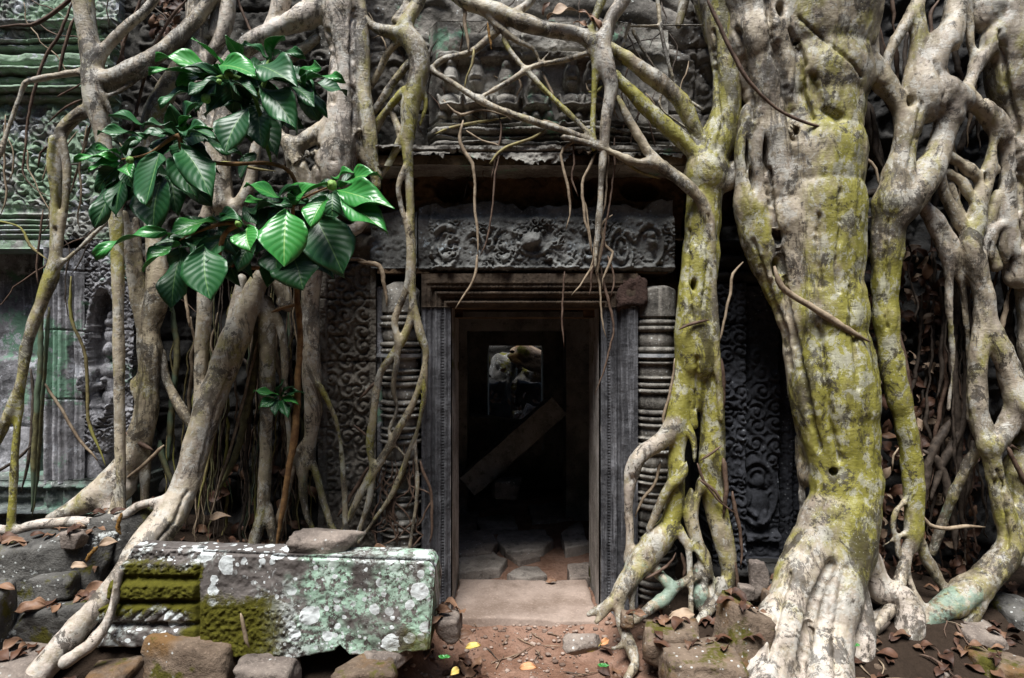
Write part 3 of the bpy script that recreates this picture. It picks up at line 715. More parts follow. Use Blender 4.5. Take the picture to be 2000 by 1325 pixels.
def h_niche(U, V):
    fr = np.minimum(1, dome(U, V, 205, 690, 27, 125, 2.2, .35)); h = -.10 * fr
    def S(*a): return dome(U, V, *a)
    fg = S(206, 655, 15, 26, .07); fg = np.maximum(fg, S(206, 630, 14, 12, .075)); fg = np.maximum(fg, S(206, 618, 7, 12, .07)); fg = np.maximum(fg, S(206, 684, 14, 20, .095) )
    fg = np.maximum(fg, S(208, 725, 27, 20, .085)); fg = np.maximum(fg, S(207, 752, 17, 30, .075)); fg = np.maximum(fg, S(208, 780, 22, 24, .085)); fg = np.maximum(fg, S(207, 840, 25, 75, .07))
    fg = np.maximum(fg, stroke(U, V, [(182, 722), (172, 758), (196, 752)], 8, .09)); fg = np.maximum(fg, S(199, 742, 8, 7, .11)); fg = fg + stroke(U, V, [(188, 792), (205, 798), (228, 790)], 4, .03)
    h = h + fg * 1.05 + .03 * ring(U, V, 205, 690, 33, 132, 7, 1.)
    h = h + scrolls(U, V, 18, 91, .03) * (1 - np.minimum(1, fr * 2)) * (V < 880)
    return h + rough(U, V, .012, 14, 4) + joints(U, V, [530, 646, 880], (), .015, 2)
relief('carved_niche', 166, 468, 262, 944, .08, h_niche, M_left2, 1.8, .5)
relief('wall_base', -420, 938, 262, 1040, .0, lambda U, V: rough(U, V, .02, 25, 3) + .03 * band(V, 946, 952, 1, 2) + .03 * (np.sin(U / 5.) > .2) * (U > 84) * band(V, 938, 990, 1, 2) + .08 * band(V, 992, 1002, 1, 3) - .03 * band(V, 975, 990, 1, 2) * (U < 84), M_lbase, 2.4, .6)
# ------------------------------------------------ strangler fig over the right half
fig = thing('strangler_fig', (*W(1640, 1400, -.6)[:2], .0), 'huge grey-green strangler fig gripping the right side of the temple with latticed roots', 'tree', 'fig trees on the temple')
wood('trunk', [
 ('f=1.25 m=.3>.45>.7>.8 p=.2>.1>0', '1610,-140,118,-.30 1602,-20,112 1602,80,98,-.32 1606,180,82 1606,300,78,-.36 1606,450,78 1612,600,76,-.38 1628,750,78 1640,850,74,-.42 1655,950,64 1658,1020,58,-.48'),
 ('m=.6>.2>.05 p=.0>.5>.75 k=.022', '1655,1000,54,-.50 1650,1070,58,-.52 1638,1130,50,-.60 1622,1190,46,-.70 1606,1260,52,-.80 1598,1340,66,-.92 1590,1430,80,-1.05'),
 ('m=.5>.1 p=.3>.75 k=.022', '1625,1000,48,-.48 1592,1060,46,-.52 1565,1120,44,-.60 1543,1180,44,-.68 1520,1240,54,-.80 1498,1295,52,-.88 1478,1370,58,-1.0'),
 ('m=.1 p=.8 k=.022', '1650,1120,36,-.58 1672,1190,28,-.62 1682,1250,24,-.70 1676,1340,26,-.80'),
 ('m=.2 p=.7', '1680,1070,32,-.46 1700,1120,28,-.45 1722,1150,24,-.48 1745,1160,24,-.50 1766,1178,26,-.52 1780,1215,26,-.58 1768,1258,25,-.62 1745,1292,25,-.66 1735,1350,30,-.72'),
 ('m=.2 p=.6', '1668,1130,16,-.44 1672,1170,16 1690,1200,14 1705,1215,14 1725,1200,12,-.48 1742,1180,10'),
 ('m=.2 p=.6', '1756,1255,18,-.6 1775,1285,17 1795,1340,18,-.7'),
 ('f=1.1 m=.2 p=.3', '1470,-140,95,-.30 1478,-20,82 1485,60,70 1502,150,54,-.34 1520,240,46 1530,340,46,-.36 1540,450,50 1556,560,38,-.36 1582,700,42 1598,820,40,-.38 1620,920,36'),
 ('m=.45 p=.1 k=.02', '1470,225,24,-.36 1452,290,17,-.36 1456,350,20 1468,410,30 1488,480,32,-.34 1512,545,28 1540,610,24 1556,690,20 1566,790,18,-.34 1582,880,18'),
 ('m=.2 p=.3 k=.012', '1484,245,10,-.40 1478,300,14,-.41 1480,350,12,-.40 1490,400,14,-.4'),
 ('m=.1 p=.3 k=.012', '1508,245,9,-.40 1505,300,10,-.42 1504,360,12,-.41 1510,430,14,-.4 1512,500,14,-.4 1505,540,12,-.4'),
 ('m=.3 k=.02', '1520,225,18,-.42 1545,275,22,-.45 1575,305,22,-.47 1608,322,16,-.46 1640,330,8,-.44'),
 ('m=.1 k=.02', '1540,20,26,-.44 1580,55,20,-.46 1620,85,18,-.46 1660,110,16,-.44 1700,150,12,-.4'),
 ('m=.2 k=.022', '1500,60,24,-.42 1530,120,22,-.44 1535,190,16,-.44 1560,250,18,-.42 1590,230,10,-.43'),
 ('m=.3 k=.022', '1600,900,30,-.36 1585,930,22,-.34 1567,900,12,-.3 1563,860,10,-.3'),
 ('m=.0 p=.4', '1566,905,8,-.30 1567,960,6,-.3 1563,1010,4,-.28 1556,1080,3,-.28'), ('m=.0 p=.4', '1567,965,5,-.3 1576,1000,4,-.3 1582,1030,3,-.3'),
 ('m=.4 k=.02', '1640,120,34,-.40 1668,60,30,-.36 1672,-20,34,-.34 1680,-140,34'),
 ], M_bark, fig, .028, holes=[(1493, 300, 8, 34, -.42, .12), (1461, 300, 4, 36, -.42, .12), (1470, 350, 4, 25, -.42, .1), (1514, 522, 9, 22, -.40, .12), (1622, 918, 9, 13, -.50, .07), (1575, 660, 5, 18, -.42, .07), (1520, 25, 10, 16, -.5, .08), (1548, 265, 12, 16, -.46, .05), (1635, 1235, 4, 18, -.82, .05), (1578, 1235, 6, 14, -.86, .06), (1590, 205, 16, 8, -.42, .04), (1560, 90, 20, 8, -.45, .04), (1518, 460, 6, 12, -.42, .06)], amp=.009, grooves=[
 (5, .05, '1500,330 1510,420 1527,520 1538,600 1562,700 1582,800 1600,880'), (3, .03, '1640,370 1641,470 1632,520 1640,570'), (3, .022, '1560,35 1605,75 1640,100 1668,125 1682,150'),
 (8, .05, '1626,1100 1602,1148 1590,1180 1577,1240 1560,1330'), (6, .025, '1652,1110 1640,1160 1632,1240 1636,1330'), (6, .05, '1440,60 1455,150 1472,230'), (7, .05, '1500,-20 1510,80 1530,150 1545,230 1550,270'),
 (5, .04, '1545,60 1570,120 1566,180 1588,230'), (4, .025, '1472,470 1500,560 1530,640 1545,720'), (9, .04, '1590,150 1600,210 1640,230'), (5, .03, '1600,420 1596,500 1604,560'), (4, .02, '1660,560 1668,660 1676,760'), (6, .035, '1600,640 1612,730 1620,820 1640,900'), (5, .03, '1540,1120 1520,1200 1500,1290')])
# green root beside the doorway
wood('root', [
 ('m=.35>.7>1 p=.2>0', '1395,-120,44,-.28 1400,-30,40 1412,60,32,-.28 1420,140,30 1418,210,31 1404,270,36,-.28 1382,325,42 1375,390,37,-.26 1372,450,35 1367,520,36 1360,580,37 1358,650,38,-.26 1360,710,37'),
 ('m=1>.8 k=.02', '1345,690,22,-.26 1330,760,20 1324,830,22 1325,890,20,-.27 1320,950,18 1314,1000,17 1305,1035,20,-.3'),
 ('m=1>.6>.2 k=.02', '1380,700,22,-.24 1388,770,25 1393,850,26 1390,920,26 1396,985,22,-.25 1408,1035,19 1420,1085,17,-.3 1424,1125,13 1413,1160,14 1416,1190,13,-.35 1422,1215,11'),
 ('m=.8 p=.0 k=.01', '1355,720,22,-.28 1357,780,16,-.27 1356,830,9,-.27'),
 ('m=.3>.1 p=.3>.7>.4 k=.02', '1322,822,20,-.28 1295,858,18,-.30 1255,885,18,-.32 1237,912,16,-.32 1230,950,11 1228,1000,8 1231,1050,8 1228,1095,9,-.3'),
 ('m=.5>.1 g=.2>.6>.0 k=.02', '1306,1030,20,-.3 1284,1058,27,-.32 1257,1090,26,-.36 1236,1122,20,-.42 1215,1150,16,-.46 1196,1175,11,-.5 1150,1200,6,-.55'),
 ('m=0', '1212,1150,12,-.46 1209,1195,11,-.52 1222,1238,11,-.6 1236,1275,10,-.68 1240,1300,8,-.75 1222,1330,9,-.82'), ('m=0', '1228,1252,6,-.62 1212,1262,5,-.64 1196,1268,4,-.66'),
 ('m=.0', '1236,1125,11,-.42 1234,1165,8,-.44 1236,1205,6,-.47'), ('m=0', '1215,1160,10,-.46 1185,1190,9,-.52 1165,1215,5,-.56'),
 ('m=1>.9>.2 k=.008', '1338,826,8,-.30 1352,856,9,-.34 1352,892,9,-.36 1334,925,10,-.37 1308,950,10,-.36 1290,985,8,-.35 1267,1035,6,-.34'),
 ('m=.4 p=.1 k=.02', '1386,935,16,-.26 1360,958,15,-.28 1349,1005,15,-.3 1360,1055,13,-.32 1374,1090,12 1378,1120,12,-.34'),
 ('m=0 g=.75 k=.02', '1376,1110,12,-.34 1374,1140,10 1368,1165,17,-.38 1372,1182,14,-.38'), ('m=0 g=.75', '1362,1108,7,-.34 1358,1130,6,-.35 1362,1160,8,-.37'),
 ('m=0 g=.8 k=.02', '1278,1112,12,-.36 1300,1135,11,-.4 1312,1152,12,-.42 1292,1176,11,-.44'), ('m=0 g=.8>.2', '1292,1174,11,-.44 1265,1192,10,-.48 1240,1215,7,-.52'),
 ('m=0 g=.75 k=.02', '1312,1150,9,-.42 1340,1137,9,-.40 1362,1128,8,-.38'),
 ('m=.3 p=.3', '1398,1150,13,-.36 1392,1178,12,-.40 1376,1200,10,-.44 1358,1222,7,-.48'), ('m=.2', '1405,1140,13,-.36 1418,1180,12,-.40 1420,1212,9,-.44'),
 ('m=.1', '1326,1040,7,-.33 1345,1078,7,-.36 1349,1140,6,-.42 1350,1220,5,-.5'), ('m=.6', '1330,1030,4,-.33 1350,1065,4,-.36 1385,1110,4,-.38 1402,1155,4,-.4'),
 ('m=.1>.5 k=.015', '1100,268,5,-.34 1150,280,6,-.34 1200,300,8,-.35 1242,318,9 1275,318,11 1310,338,12,-.36 1345,365,12,-.38 1373,398,11,-.38 1387,445,10,-.37 1391,500,9,-.36 1393,560,8 1396,640,8,-.36 1398,700,8 1405,760,6,-.34 1408,820,5'),
 ('m=.3>.7 k=.022', '1192,92,10,-.34 1245,130,14,-.33 1300,168,16 1330,198,16,-.32 1346,228,14 1362,262,13 1372,290,14,-.3'),
 ('m=1>.9 k=.022', '1202,148,12,-.34 1250,198,15,-.33 1300,246,15 1342,282,17,-.3 1366,306,20'),
 ('m=.3 k=.02', '1206,192,8,-.34 1235,245,9,-.34 1262,290,9 1282,318,10,-.34'),
 ('m=.2 k=.022', '1440,330,20,-.30 1415,352,24,-.28 1385,355,26,-.27'),
 ('m=.3 k=.02', '1325,50,8,-.15 1350,-30,12,-.15 1385,80,8,-.15'),
 ], M_bark, fig, .022, rs_=.95, holes=[(1355, 557, 4.5, 12, -.34, .09), (1367, 812, 4, 12, -.32, .08), (1341, 905, 6, 40, -.28, .2), (1355, 940, 5, 24, -.27, .2), (1236, 938, 5, 8, -.38, .05)], amp=.006, grooves=[(3, .025, '1395,60 1398,160 1410,240 1400,290'), (3, .02, '1385,420 1382,520 1372,600'), (4, .03, '1360,700 1362,760 1358,800'), (3, .02, '1345,450 1342,540 1350,620')])
# right-hand trunk and lattice
wood('root', [
 ('m=.2 k=.035', '1660,50,26,-.38 1686,105,24,-.38 1710,142,24 1730,168,23,-.36 1748,192,21 1764,220,22 1774,250,22'),
 ('m=.1 p=.3', '1698,-60,24,-.24 1698,30,21,-.26 1703,85,15,-.3 1708,125,10,-.33'),
 ('m=.2 p=.2', '1806,-60,14,-.32 1798,-5,15 1788,20,16 1772,45,13 1752,72,12 1736,102,10,-.34 1731,140,10 1736,165,8'),
 ('m=.3', '1800,0,15,-.32 1795,50,17 1793,100,17,-.34 1784,145,17 1782,180,20 1792,215,30,-.36'),
 ('m=.1 p=.4 k=.04', '1872,-80,24,-.34 1868,0,21 1862,38,24 1850,72,31,-.36 1833,104,33 1815,138,30 1806,172,32,-.38 1812,205,34'),
 ('m=.2', '1884,-60,13,-.32 1892,40,9 1898,90,9 1908,112,11'),
 ('m=.3 p=.4 k=.035', '1965,30,26,-.32 1938,80,22,-.34 1914,118,18 1901,150,14 1884,178,17 1862,196,22,-.37'),
 ('m=.2 p=.4 k=.05', '1812,190,34,-.38 1842,182,34,-.39 1875,195,28,-.38'), ('m=.1 p=.4', '1845,200,30,-.38 1858,225,26'),
 ('m=.4 p=.1 k=.022', '1790,215,24,-.38 1771,252,22 1762,300,24,-.39 1753,345,32 1745,390,36,-.4'),
 ('m=.3 p=.35 k=.022', '1856,210,26,-.38 1845,260,21,-.38 1828,310,24 1800,350,32,-.4 1770,388,38,-.4 1748,425,33'),
 ('m=.5>.7>.9>.4', '1742,400,36,-.4 1735,450,32,-.38 1732,500,30 1729,560,26,-.36 1731,620,26 1738,680,25 1748,740,24,-.36 1761,800,23 1775,860,21 1782,920,20,-.36 1786,980,19 1784,1040,18,-.38 1780,1068,14'),
 ('m=.1 p=.4', '1776,1062,13,-.38 1765,1108,12,-.42 1752,1150,12,-.5 1742,1185,11,-.54 1706,1232,10,-.62 1682,1275,9,-.7 1672,1340,9,-.78'),
 ('m=.3', '1794,1055,11,-.36 1808,1090,11,-.36 1828,1122,10 1848,1155,9,-.38'),
 ('m=.1 p=.4', '1768,1105,8,-.42 1786,1160,8,-.46 1810,1205,9,-.5 1836,1252,9,-.58 1860,1295,10,-.64 1876,1325,10,-.68'),
 ('m=.4', '1768,978,6,-.37 1750,1000,6,-.4 1745,1030,6,-.4 1752,1062,6,-.4 1756,1086,6,-.4'), ('m=.4', '1772,1040,6,-.38 1755,1048,4,-.4 1725,1066,3,-.4'),
 ('m=.4 p=.35 k=.06 f=1.3', '2010,-120,110,-.26 2010,0,92 2000,100,80 2008,200,64 2024,300,60 2030,450,52,-.26 2035,560,48 2040,680,50 2060,800,55'),
 ('m=.3 p=.4 k=.022', '1930,20,34,-.3 1925,40,28,-.3'),
 ('m=.3 p=.3 k=.022', '1888,188,18,-.37 1920,212,22,-.36 1942,240,22,-.34 1948,270,16 1938,310,13 1926,345,16 1916,385,14 1907,430,19 1896,468,23,-.34 1904,520,21 1916,562,20 1924,602,22,-.33 1916,655,18 1911,705,18 1909,755,18,-.33 1910,805,19 1922,848,24,-.35'),
 ('m=.2 p=.4 k=.022', '1950,245,20,-.34 1975,290,24,-.32 1974,340,22 1965,380,18 1962,430,20 1975,480,26,-.3 1990,540,28'),
 ('m=.4 p=.2 k=.025', '1945,330,10,-.33 1950,370,9 1935,420,9 1930,470,9 1945,520,10,-.3'),
 ('m=.2 k=.022', '1845,300,10,-.35 1876,318,11,-.34 1902,338,12 1922,352,13'), ('m=.3 k=.02', '1850,338,8,-.32 1876,352,8 1892,378,8 1906,398,9,-.33'),
 ('m=.2 k=.02', '1836,330,10,-.34 1842,370,11,-.33 1856,402,11 1873,432,12 1890,455,14'), ('m=.2 k=.02', '1855,360,6,-.3 1870,400,6 1885,435,7'),
 ('m=.2 p=.5>.0', '1796,392,13,-.36 1820,420,13,-.34 1845,452,13 1862,492,12 1870,530,10,-.3 1880,562,9 1886,620,7,-.25 1893,720,6,-.2 1890,820,5,-.15'),
 ('m=.3 p=.5', '1808,415,9,-.33 1830,458,10,-.33 1848,500,10 1854,540,9 1853,600,7,-.28 1860,700,6,-.22 1852,800,5,-.18'),
 ('m=.1 p=.5 k=.025', '1985,425,12,-.3 1958,440,9,-.34 1938,452,7,-.36 1926,475,6,-.36 1924,500,5,-.35'), ('m=.1 k=.01', '1950,447,5,-.36 1940,470,5,-.37 1936,505,4,-.36'), ('m=.1 k=.01', '1962,445,5,-.34 1958,480,6,-.34 1970,520,6,-.32 1985,560,6,-.3'),
 ('m=.4 p=.4 k=.035', '1922,615,20,-.33 1940,655,20,-.34 1962,700,21 1982,750,25,-.36 2010,805,30,-.4 2050,860,30'),
 ('m=.3 p=.4', '1990,780,20,-.36 1975,820,20,-.36 1955,850,22,-.37 1935,868,26,-.38'),
 ('m=.5 p=.2', '1930,868,24,-.38 1938,905,18,-.38 1948,950,18 1960,1000,20,-.4 1972,1045,22 1964,1085,24,-.42 1940,1115,26,-.44 1914,1140,22'),
 ('m=.6>.2 g=.0>.6>.9 k=.035', '2030,860,40,-.3 1995,920,34,-.32 1992,980,30,-.34 1980,1050,28,-.38 1958,1095,26,-.42 1915,1135,22,-.46 1880,1165,27,-.48 1855,1182,26,-.5 1825,1202,20,-.52 1795,1225,14,-.54'),
 ('m=.2 g=.6>0', '1935,1130,18,-.44 1912,1172,16,-.48 1892,1212,14,-.52 1868,1250,12,-.58 1855,1280,11,-.62'),
 ('m=.1 p=.5', '1790,1185,12,-.5 1812,1245,15,-.56 1845,1282,19,-.64 1875,1330,17,-.7'),
 ('m=.2', '1900,1125,12,-.44 1875,1130,8,-.42 1862,1138,7,-.4'),
 ('m=.1', '2060,1060,20,-.3 2000,1095,15,-.35 1975,1090,14,-.38'),
 ('m=.3 g=.5', '1925,860,10,-.3 1895,900,14,-.24 1870,950,12,-.2 1845,1010,10,-.15 1820,1080,9,-.12'),
 ], M_bark, fig, .018, dd=-.34, rs_=.9, holes=[(1918, 172, 6, 30, -.38, .14), (1952, 292, 6, 17, -.36, .14), (1922, 350, 4, 12, -.35, .08), (1953, 355, 7, 17, -.34, .14), (1912, 78, 7, 20, -.34, .14), (1768, 205, 9, 12, -.36, .1), (1924, 873, 9, 8, -.46, .06), (1952, 945, 6, 11, -.44, .05), (1857, 128, 24, 30, -.36, .3), (1828, 18, 20, 36, -.36, .3), (2005, 420, 6, 30, -.4, .12), (1980, 520, 6, 22, -.36, .12), (1925, 480, 5, 10, -.4, .1)], amp=.008, grooves=[(5, .04, '1955,60 1965,160 1985,230 1995,330'), (5, .04, '1990,300 2000,420 2010,560'), (3, .02, '1825,120 1850,170 1835,230'), (3, .02, '1735,430 1728,520 1732,640'), (3, .02, '1800,200 1790,260 1775,330'), (4, .03, '1950,920 1965,1000 1968,1070')])
# the joint above the lintel with its branches
wood('root', [
 ('m=.5>.3 p=.2 k=.022', '850,-60,16,-.30 900,-2,16 960,20,17,-.31 1020,44,18 1080,60,16,-.33 1130,68,15 1162,84,20,-.34'),
 ('m=.1 p=.6>.2 k=.022', '1250,-60,14,-.30 1214,5,14,-.33 1194,36,14 1182,66,17,-.34 1176,95,20 1184,130,20,-.35 1194,168,16 1190,200,14 1183,240,12,-.34 1180,290,10 1175,340,8,-.33 1172,400,7 1168,450,6,-.3 1165,482,5 1163,520,3'),
 ('m=.7 k=.022', '1192,-40,9,-.3 1166,24,9,-.32 1152,58,12,-.34'),
 ('m=.7 k=.022', '1158,84,18,-.34 1165,122,12,-.34 1162,160,8 1159,200,6,-.32 1158,245,6 1159,292,5'),
 ('m=.2 k=.015', '836,134,6,-.24 880,160,6,-.28 930,192,8,-.3 975,214,8 1050,240,8,-.32 1110,258,7 1150,274,7,-.33 1180,290,7 1215,305,6,-.34'),
 ('m=.5 k=.015', '985,60,6,-.3 990,90,5,-.3 1030,140,6,-.31 1080,192,6,-.32 1130,240,6 1160,272,6,-.33'),
 ('m=.1 k=.015', '936,192,5,-.3 1000,156,6,-.31 1042,130,6 1100,118,6,-.32 1148,104,6,-.34'),
 ('m=.2 k=.015', '844,132,5,-.24 868,116,7,-.25 920,102,7,-.27 958,72,8,-.28 984,48,8,-.3'),
 ('m=.1 k=.015', '944,24,6,-.31 970,50,6,-.32 1010,80,6 1042,96,5,-.3 1056,128,4,-.28'),
 ('m=.0 k=.01', '1050,130,3,-.3 1068,108,3,-.3 1082,92,2,-.3'), ('m=.1 k=.02', '1010,24,10,-.31 1035,4,9,-.3 1060,-40,9,-.28'),
 ('m=.0 k=.01', '1278,-60,5,-.2 1290,50,5,-.2 1302,110,5,-.2 1318,165,4,-.18'), ('m=.0 k=.01', '1230,52,4,-.2 1290,50,3,-.2 1380,50,3,-.2'), ('m=.1 k=.01', '1232,40,4,-.25 1222,70,4,-.24 1210,110,3,-.22'),
 ('m=.1 k=.01', '1236,60,5,-.22 1270,120,4,-.2 1310,170,3,-.18 1372,215,4,-.18'), ('m=.1', '1300,165,4,-.2 1290,210,3,-.18 1340,250,3,-.18'),
 ], M_bark, fig, .016, rs_=.93, dd=-.32, amp=.003)

# ------------------------------------------------ slim root that drops past the lintel onto the left colonnette
figc = thing('fig_root', (*W(790, 1080, -.2)[:2], .5), 'forked slender root hanging down over the left colonnette', 'root')
wood('stem', [
 ('m=.5>.3>.6>.4 p=.2 k=.022', '838,-60,14,-.25 820,-2,13,-.27 797,38,13,-.3 792,62,17,-.3 812,92,20,-.3 821,126,19 813,166,18,-.3 802,204,18 799,246,15,-.3 796,290,12 798,335,9,-.28 801,400,8 805,480,7,-.24 805,560,7 807,605,8,-.2'),
 ('m=.3 k=.022', '700,20,8,-.28 722,46,8,-.28 742,58,10 766,63,12 788,68,14,-.3'), ('m=.2 k=.02', '802,-20,7,-.24 790,12,7,-.27 772,40,8,-.29'),
 ('m=.2 k=.02', '778,82,7,-.28 757,105,6,-.25 741,140,6,-.2 722,172,6,-.18'), ('m=.3 k=.02', '798,124,7,-.28 765,166,7,-.24 740,205,7,-.2 724,228,6,-.18'),
 ('m=.6 k=.02', '790,176,7,-.28 760,210,7,-.24 734,242,5,-.2'), ('m=.3 k=.02', '782,255,6,-.24 760,215,5,-.22 740,250,4,-.2 730,270,4,-.18'), ('m=.6 k=.02', '792,262,12,-.28 772,296,8,-.26 756,326,6,-.24 741,346,5,-.22'),
 ('m=.8 k=.01', '826,165,5,-.28 832,205,4,-.28 820,245,3,-.27'), ('m=.2 k=.01', '760,205,4,-.22 780,270,4,-.24'),
 ('m=.2 k=.008', '792,326,6,-.3 779,362,5,-.3 783,402,5,-.28 796,450,5,-.26 799,520,6,-.24 792,570,6,-.22 771,625,6,-.2 778,680,6,-.2 768,758,6,-.18 775,800,4,-.16 760,850,4,-.15 790,890,3,-.15'),
 ('m=.4 k=.012', '806,600,7,-.2 798,636,7,-.19 780,675,8,-.18 746,724,8 736,760,8,-.16 727,830,8 722,872,7 728,920,6,-.15 720,980,6,-.15 700,1040,5,-.15'),
 ('m=.4 k=.012', '809,602,7,-.2 821,652,9,-.19 832,690,7,-.18 824,735,6 806,790,7,-.17 782,832,8 756,880,8,-.16 736,912,8 702,968,7,-.15 682,1012,6,-.15 665,1050,5'),
 ('m=.8>.4 k=.01', '829,700,4,-.18 828,760,4,-.18 818,830,5,-.17 800,880,5 782,930,6,-.16 760,975,5 735,1010,4,-.15 700,1060,4'),
 ('m=.1 k=.01', '832,695,4,-.18 830,780,4,-.17 812,860,4,-.16 815,960,4,-.15 800,1070,4,-.15'),
 ], M_bark, figc, .02, dd=-.28, amp=.003)

# ------------------------------------------------ fig roots left of the door
figl = thing('fig_tree', (*W(300, 1060, -.5)[:2], .3), 'pale fig tree left of the door with a diagonal buttress root reaching the bottom left', 'tree', 'fig trees on the temple')
wood('trunk', [
 ('m=.1>.05>.3 p=.7>.3 k=.04', '668,-120,52,-.26 666,-20,46 664,40,38,-.27 674,100,33 672,160,32 668,225,33,-.28 662,280,38 654,320,42 644,370,40,-.26 630,420,34 620,470,28,-.2 611,530,20 606,600,18,-.14 605,660,18 608,730,18 612,800,17 606,865,15,-.14 600,905,11'),
 ('m=.5 p=.2 k=.02', '700,-60,15,-.26 707,60,13,-.28 708,130,13 711,200,15 718,252,16,-.28 724,295,13 731,335,10 736,365,8,-.24'),
 ('m=.1 p=.8 k=.022', '640,-20,30,-.28 612,22,27,-.3 572,44,22,-.32 530,62,18 490,86,18 455,112,15,-.34 425,145,14'),
 ('m=.3 k=.02', '618,75,10,-.27 580,104,12 545,126,12 508,158,10'), ('m=.1 p=.6', '560,-80,22,-.26 548,10,19 528,55,14,-.3'),
 ('m=.1 p=.3 k=.035', '652,245,18,-.28 612,265,18 578,284,16,-.28 552,268,10 536,238,9 530,212,8'), ('m=.1 p=.2 k=.04', '566,284,16,-.28 578,315,20 588,350,20,-.26 600,380,18'),
 ('m=.2 k=.02', '698,288,10,-.28 716,318,8,-.26 742,342,6,-.24'), ('m=.1 p=.4 k=.02', '645,436,12,-.2 680,452,13,-.2 704,440,13 724,424,10,-.16'),
 ('m=0 k=.008', '572,320,3,-.34 640,280,4,-.36 702,254,4,-.34'),
 ('m=.1 p=.5', '385,-80,24,-.22 385,30,22,-.24 383,85,20 388,140,18 400,205,16 410,262,20,-.24 418,315,18 428,360,24 428,395,28,-.25'),
 ('m=.1 p=.6', '448,-60,14,-.24 444,30,15 428,80,13 404,118,12,-.26 396,140,12'), ('m=.1 p=.5', '425,-60,10,-.22 420,30,10,-.23 412,70,10'),
 ('m=.1 p=.3', '470,150,16,-.24 448,200,18,-.26 438,250,22 428,300,22,-.26 432,350,20'),
 ('m=.1 p=.3 k=.022', '436,400,16,-.25 462,405,15 484,372,13 495,325,12,-.24 502,275,11'), ('m=.1 p=.3', '445,405,12,-.25 478,425,12 500,440,12,-.22 520,470,14'),
 ('m=.2 p=.3', '420,400,20,-.25 402,440,18 396,490,15 400,560,14,-.24 398,625,13 394,685,12,-.26 390,735,12 388,800,12,-.32'),
 ('m=.2>.35>.2>.05 p=.2>.3>.5>.9 k=.04', '548,490,13,-.2 524,528,18,-.22 500,560,21,-.24 479,612,24,-.27 459,662,27 438,715,29,-.32 412,782,30,-.36 389,860,28,-.42 368,930,26,-.48 342,990,29,-.56 308,1040,36,-.68 270,1085,28,-.80 228,1138,21,-.9 184,1190,20,-.96 132,1250,25,-1.03 80,1312,27,-1.1 30,1375,32,-1.16'),
 ('m=.1 p=.4', '472,545,11,-.2 458,610,12,-.22 442,670,11,-.26 430,730,10,-.3'), ('m=.1 p=.4', '398,620,8,-.22 392,700,9,-.25 390,790,9,-.3 386,840,10,-.36'),
 ('m=.1 k=.022', '528,520,16,-.2 548,560,14,-.2 562,600,10,-.2 548,590,8'), 
 ('m=.3 g=.5>.3', '520,590,14,-.18 522,680,15,-.2 522,760,14 520,840,13 518,920,13,-.2 512,1000,13 495,1060,12 478,1100,12,-.22'), ('m=.3 g=.4', '524,990,9,-.2 532,1040,10 542,1095,8'),
 ('m=.1', '528,600,8,-.18 548,640,9 556,690,8 556,760,7 562,820,7,-.16 566,900,6 558,980,6 545,1050,6'),
 ('m=.3 g=.5 k=.015', '604,880,10,-.14 592,930,9 596,990,8 608,1030,6 620,1060,4'), ('m=.5 g=.2', '606,885,9,-.14 626,958,7 644,1018,6 660,1050,5'),
 ('m=.2 g=.2', '596,860,7,-.15 580,890,7 585,925,6'),
 ('m=.8>.2 k=.012', '606,738,6,-.16 622,752,6,-.18 644,792,5 661,842,5 668,900,5,-.16 673,968,6 676,1050,6'),
 ('m=.2 p=.8 k=.02', '300,982,10,-.62 322,975,9,-.58'),
 ('m=.1 p=.7 k=.02', '232,1120,10,-.98 222,1180,9,-1.02 205,1225,10,-1.06 172,1262,13,-1.1 130,1292,14,-1.14'),
 ('m=.2 g=.55', '314,690,8,-.16 324,738,9 344,782,10 364,815,10,-.18 385,850,8'),
 ], M_bark, figl, .020, rs_=.95, dd=-.26, holes=[(560, 330, 8, 14, -.34, .05), (686, 178, 3, 8, -.36, .04), (648, 312, 6, 3, -.42, .03)], amp=.006, grooves=[(3, .025, '690,20 685,100 692,200 690,260'), (4, .03, '640,60 655,130 650,200'), (3, .02, '600,300 620,330 628,400'), (3, .015, '455,720 425,790 405,860 388,930'), (4, .03, '620,285 600,300 585,320'), (3, .02, '365,960 340,1020 290,1080')])

tj = thing('fig_sapling', (*W(200, 985, -.2)[:2], .65), 'crooked grey tree with a broad flaring foot on the ledge behind the straight pale stem', 'tree')
wood('trunk', [
 ('m=.4>.2>.3 g=.3>0>.5>.2 p=.1>.0>.0>.8 k=.022', '352,120,12,-.2 332,165,18,-.2 305,220,22 293,280,17,-.2 294,350,15 298,450,15 307,520,19 305,590,21,-.2 291,645,19 294,700,20 289,755,20 286,805,20,-.2 270,850,20 256,895,26 232,935,30,-.24 196,965,26,-.28 150,990,18,-.3 98,1012,8,-.34'),
 ('m=.2 p=.8', '240,950,24,-.26 215,985,18,-.3 235,995,12,-.32'), ('m=.2 g=.4', '288,820,15,-.2 284,880,11,-.2 284,930,9 282,985,7,-.24'),
 ('m=.2', '240,420,10,-.22 250,480,10 258,530,10 266,585,11,-.21 278,632,11'), ('m=.1', '266,430,7,-.18 272,500,7 279,570,7 284,620,7'), ('m=.1 g=.5', '278,735,4,-.22 260,745,5,-.24 262,765,5,-.24 275,785,4'),
 ], M_bark, tj, .026, dd=-.2, amp=.005, holes=[(274, 650, 2.5, 8, -.28, .04)])
ta = thing('fig_sapling', (*W(238, 1005, -.45)[:2], .6), 'slender straight pale stem with side branches in front of the green lichened wall', 'tree')
